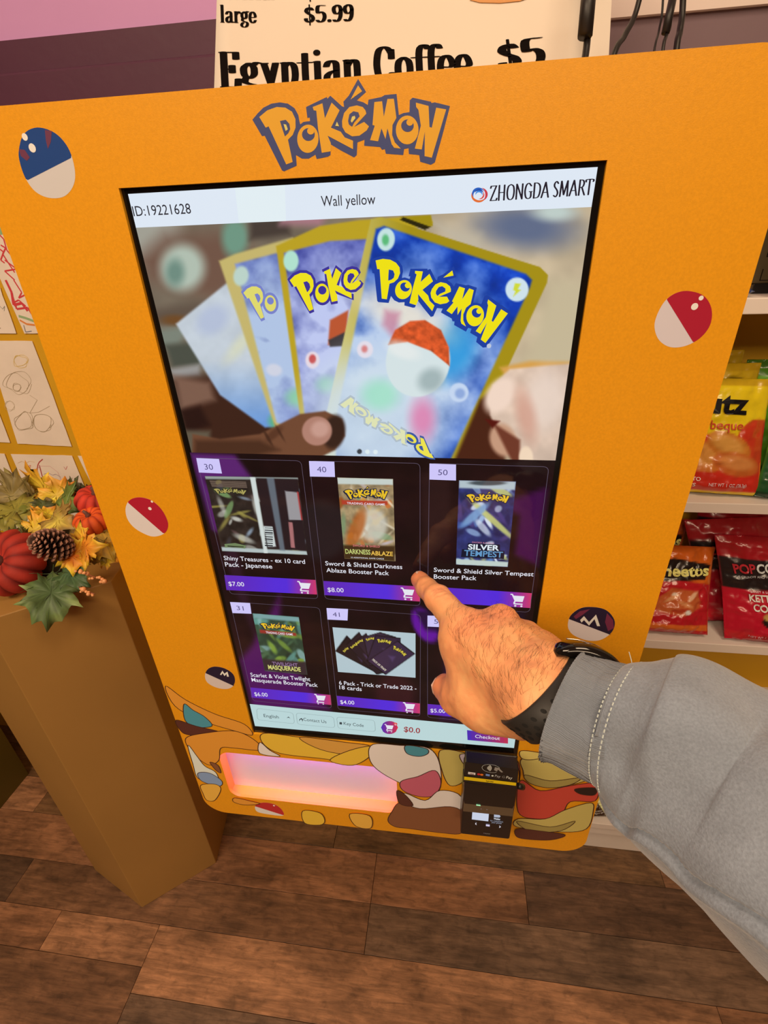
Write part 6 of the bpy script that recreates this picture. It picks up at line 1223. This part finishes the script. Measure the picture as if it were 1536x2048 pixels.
# ------------------------------------------------------------------ fitness band
m_band = mat('band_rubber', (.022, .021, .020), .5); band = thing('fitness_band', 'black perforated fitness band worn on the wrist, partly under grey cuff', 'fitness band', tuple(T(1095, 1384, .275)))
BC = T(1101, 1389, .2760); BA = unit(AX)
def oval(th, ra, rb): return dorsal * math.cos(th) * rb + radial * math.sin(th) * ra
ra0, rb0 = .0274, .0232; V1, F1 = [], []; nu = 72; prof = [(-.0095, 0), (-.0095, .0016), (-.0085, .0023), (.0085, .0023), (.0095, .0016), (.0095, 0)]
for i in range(nu):
    th = 2 * math.pi * i / nu
    for s, o in prof: V1.append(BC + oval(th, ra0 + o, rb0 + o) + BA * s)
m_ = len(prof)
for i in range(nu):
    for k in range(m_): F1.append((i * m_ + k, i * m_ + (k + 1) % m_, ((i + 1) % nu) * m_ + (k + 1) % m_, ((i + 1) % nu) * m_ + k))
link('strap', mesh('strap', V1, F1), band, m_band, smooth=True)
m_hole = mat('strap_dimple', (.004, .004, .004), .8); hvs, hfs = [], []
for i in range(22):
    th = math.radians(28 + i * 7.2)
    for s in (-.0045, .0035) if i % 2 == 0 else (-.0010,):
        c = BC + oval(th, ra0 + .0024, rb0 + .0024) + BA * s; t = unit(oval(th + .05, ra0, rb0) - oval(th - .05, ra0, rb0)); b0 = len(hvs)
        nrm = unit(np.cross(BA, t)); nrm = nrm if nrm @ (c - BC) > 0 else -nrm
        for k in range(10): a = 2 * math.pi * k / 10; hvs.append(c + nrm * .00008 + t * .0012 * math.cos(a) + BA * .00165 * math.sin(a))
        hvs += [c - nrm * .0009]; hfs += [(b0 + k, b0 + (k + 1) % 10, b0 + 10) for k in range(10)]; hfs.append(tuple(range(b0, b0 + 10)))
link('strap_hole', mesh('strap_hole', hvs, hfs), band, m_hole)
# the tracker itself sits on the outer back of the wrist
p0, p1 = T(1118, 1283, .2765), T(1240, 1320, .2715); cdir = unit(p1 - p0); cn = unit(latv - cdir * (latv @ cdir)); cw = unit(np.cross(cdir, cn)); cc = (p0 + p1) / 2; Lc = np.linalg.norm(p1 - p0) + .004
cc = cc + (BA * 0)
V2, F2 = [], []; nl, na = 22, 18
for i in range(nl + 1):
    s = -1 + 2 * i / nl; e = max(1e-3, 1 - abs(s) ** 4) ** .25 if abs(s) < 1 else .02
    for k in range(na):
        a = 2 * math.pi * k / na; ca, sa = math.cos(a), math.sin(a); rx = math.copysign(abs(ca) ** .6, ca); rz = math.copysign(abs(sa) ** .7, sa)
        V2.append(cc + cdir * s * Lc / 2 + cw * .0092 * rx * e + cn * (.0042 * rz * e - .006 * s * s))
for i in range(nl):
    for k in range(na): F2.append((i * na + k, i * na + (k + 1) % na, (i + 1) * na + (k + 1) % na, (i + 1) * na + k))
F2 += [tuple(range(na))[::-1], tuple(nl * na + k for k in range(na))]
link('tracker', mesh('tracker', V2, F2), band, mat('tracker_gloss', (.007, .006, .006), .07), smooth=True, label='glossy black tracker capsule')
tc_ = cc - cdir * Lc * .18 + cn * .0042 - fwdv * .0035
tube('groove', catmull([tc_ - cdir * .008 - cn * .001, tc_ + cn * .0004, tc_ + cdir * .008 - cn * .001, tc_ + cdir * .0075 - fwdv * .003 - cn * .003], 5), .0005, mat('groove_metal', (.5, .40, .34), .2, metal=.9), band, 6)
# ------------------------------------------------------------------ sleeve
def fabric(name, col, rib):
    m = bpy.data.materials.new(name); m.use_nodes = True; nt = m.node_tree; b = nt.nodes['Principled BSDF']; N = nt.nodes.new; Lk = nt.links.new
    b.inputs['Roughness'].default_value = .95; b.inputs['Sheen Weight'].default_value = .35; b.inputs['Sheen Roughness'].default_value = .6; b.inputs['Specular IOR Level'].default_value = .15
    uv = N('ShaderNodeUVMap'); uv.uv_map = 'UV'; mp = N('ShaderNodeMapping'); Lk(uv.outputs[0], mp.inputs[0]); tc = N('ShaderNodeTexCoord')
    w = N('ShaderNodeTexWave'); w.wave_type = 'BANDS'; w.bands_direction = 'X'; w.inputs['Scale'].default_value = rib; w.inputs['Distortion'].default_value = .7; w.inputs['Detail'].default_value = 2; w.inputs['Detail Scale'].default_value = 6
    Lk(mp.outputs[0], w.inputs['Vector'])
    n = N('ShaderNodeTexNoise'); n.inputs['Scale'].default_value = 900; n.inputs['Detail'].default_value = 3; Lk(tc.outputs['Object'], n.inputs['Vector'])
    n2 = N('ShaderNodeTexNoise'); n2.inputs['Scale'].default_value = 60; n2.inputs['Detail'].default_value = 5; Lk(tc.outputs['Object'], n2.inputs['Vector'])
    ad = N('ShaderNodeMath'); ad.operation = 'MULTIPLY_ADD'; Lk(w.outputs['Fac'], ad.inputs[0]); ad.inputs[1].default_value = 1.6 if rib > 50 else .0; Lk(n.outputs[0], ad.inputs[2])
    bp = N('ShaderNodeBump'); bp.inputs['Strength'].default_value = .5; bp.inputs['Distance'].default_value = .0007; Lk(ad.outputs[0], bp.inputs['Height']); Lk(bp.outputs[0], b.inputs['Normal'])
    r = N('ShaderNodeMapRange'); r.inputs[1].default_value = .8 if rib > 50 else .25; r.inputs[2].default_value = 1.9 if rib > 50 else .75; r.inputs[3].default_value = .70 if rib > 50 else .82; r.inputs[4].default_value = 1.12; Lk(ad.outputs[0], r.inputs[0])
    r2 = N('ShaderNodeMapRange'); r2.inputs[1].default_value = .3; r2.inputs[2].default_value = .7; r2.inputs[3].default_value = .9; r2.inputs[4].default_value = 1.1; Lk(n2.outputs[0], r2.inputs[0])
    mu = N('ShaderNodeMath'); mu.operation = 'MULTIPLY'; Lk(r.outputs[0], mu.inputs[0]); Lk(r2.outputs[0], mu.inputs[1])
    sc = N('ShaderNodeVectorMath'); sc.operation = 'SCALE'; sc.inputs[0].default_value = col; Lk(mu.outputs[0], sc.inputs['Scale']); Lk(sc.outputs[0], b.inputs['Base Color']); return m
GREY = (.225, .27, .34)
m_cuff = fabric('ribbed_cuff_grey', GREY, 95); m_slv = fabric('sweatshirt_grey', tuple(v * 1.02 for v in GREY), 0)
def loft(name, sect, nu, m, parent, disp, per=1, closed_end=False, inner=.0):
    """sect: list of (centre, halfwidth, halfdepth, axis); angle 0 = up in the photograph, 90 deg = towards the camera"""
    C = catmull([np.concatenate([s[0], [s[1], s[2]]]) for s in sect], per); n = len(C); V, F, UV = [], [], []; run = 0
    for i in range(n):
        t = unit(C[min(i + 1, n - 1)][:3] - C[max(i - 1, 0)][:3]); lat = np.cross(t, fwdv); lat = lat - t * (lat @ t); lat = unit(lat); lat = lat if lat @ RR[1] < 0 else -lat
        dp = np.cross(t, lat); dp = dp if dp @ -fwdv > 0 else -dp
        if i: run += np.linalg.norm(C[i][:3] - C[i - 1][:3])
        for k in range(nu):
            a = 2 * math.pi * k / nu; o = lat * math.cos(a) * C[i][3] + dp * math.sin(a) * C[i][4]; u = unit(o); V.append(C[i][:3] + o + u * disp(run, a) + t * 0); UV.append((k / nu, run * 4))
    for i in range(n - 1):
        for k in range(nu): j = (k + 1) % nu; F.append((i * nu + k, i * nu + j, (i + 1) * nu + j, (i + 1) * nu + k))
    if closed_end: F.append(tuple((n - 1) * nu + k for k in range(nu)))
    me = mesh(name, V, F); ul = me.uv_layers.new(name='UV'); lv = np.zeros(len(me.loops), int); me.loops.foreach_get('vertex_index', lv); ua = np.array(UV)[lv]
    # keep the last column from wrapping back
    for p in me.polygons:
        us = [ua[l][0] for l in p.loop_indices]
        if max(us) - min(us) > .5:
            for l in p.loop_indices:
                if ua[l][0] < .5: ua[l][0] += 1
    ul.data.foreach_set('uv', ua.astype(np.float32).ravel()); o = link(name, me, parent, m, smooth=True); sm = o.modifiers.new('s', 'SOLIDIFY'); sm.thickness = .0018; sm.offset = -1; return o
def cd(run, a):                          # cuff: turned edge, a couple of gathers
    d = .0010 * math.sin(a * 3 + 1) + .0012 * math.exp(-((run - .001) / .0016) ** 2) - .0003 * math.sin(a * 96)
    w = math.exp(-((a - 2.25 - run * 4) / .30) ** 2); return d - .0009 * w * math.sin(run * 110) * min(1, run / .01) + .0010 * math.sin(a * 7 + run * 120) * min(1, run / .02)
cuff_s = [(T(1131, 1411, .2710), .0300, .0312), (T(1143, 1417, .2690), .0300, .0310), (T(1170, 1429, .2648), .0300, .0300), (T(1207, 1443, .2590), .0302, .0285), (T(1250, 1457, .2515), .0306, .0276)]
cuff = loft('cuff', cuff_s, 240, m_cuff, arm, cd, 12)
def sd_(run, a):
    f = .0030 * math.sin(2.0 * a + run * 38 + .6) + .0022 * math.sin(3 * a - run * 62) * math.exp(-run / .12) + .0016 * math.sin(a * 5 + run * 26 + 1.5)
    f += .0052 * math.exp(-((run - .020) / .013) ** 2) * (.55 + .45 * math.cos(a - .5)) - .0034 * math.exp(-((run - .045 - .012 * math.cos(a)) / .007) ** 2) * max(0, math.cos(a - .4))
    f += .0018 * math.sin(run * 170 + 2.4 * math.cos(a)) * math.exp(-run / .05) * max(0, math.cos(a - .3))
    sa = 1.98 + .75 * math.exp(-run / .055) + .02 * math.sin(run * 60); f -= .0052 * math.exp(-((a - sa) / .024) ** 2) * min(1, run / .015); f += .0020 * math.exp(-((a - sa - .10) / .06) ** 2)
    return f * min(1, (run + .002) / .012)
sl_s = [(T(1228, 1449, .2552), .0312, .0282), (T(1252, 1460, .2512), .0338, .0300), (T(1292, 1480, .2460), .0384, .0338), (T(1347, 1508, .2385), .0422, .0366), (T(1440, 1570, .2262), .0468, .0400), (T(1545, 1640, .2120), .0505, .0430), (T(1680, 1750, .199), .0530, .0460), (T(1860, 1890, .188), .0540, .0490)]
elb = sl_s[-1][0]; sh_ = np.array([.335, -.46, 1.20]); sl_s += [(elb * .7 + sh_ * .3 + np.array([.012, 0, -.01]), .062, .060), (elb * .35 + sh_ * .65, .066, .066), (sh_, .072, .072)]
slv = loft('sleeve', sl_s, 260, m_slv, arm, sd_, 22, True)
# double line of stitches round the cuff seam and a loose thread
stv, stf = [], []; m_thread = mat('pale_thread', alb((206, 190, 160)), .8)
for off, rr in ((-.0030, 0), (.0022, 0)):
    cA = T(1242, 1455, .2527); tt = unit(T(1262, 1466, .2495) - T(1205, 1441, .2592)); lat = np.cross(tt, fwdv); lat = unit(lat); lat = lat if lat @ RR[1] < 0 else -lat; dp = np.cross(tt, lat); dp = dp if dp @ -fwdv > 0 else -dp
    for k in range(84):
        a = 2 * math.pi * k / 84; pr = lambda a_: cA + tt * (off - .0012 * math.sin(a_)) + (lat * math.cos(a_) * (.0322 if off < 0 else .0352) + dp * math.sin(a_) * (.0290 if off < 0 else .0318))
        tv, tf = tube_data([pr(a), pr(a + .045)], .00032, 4, True, len(stv)); stv += tv; stf += tf
link('stitching', mesh('stitching', stv, stf), arm, m_thread)['kind'] = 'stuff'
tube('loose_thread', catmull([T(1274, 1346, .252), T(1266, 1334, .251), T(1262, 1318, .251), T(1258, 1304, .250)], 6), .00022, m_thread, arm, 5)
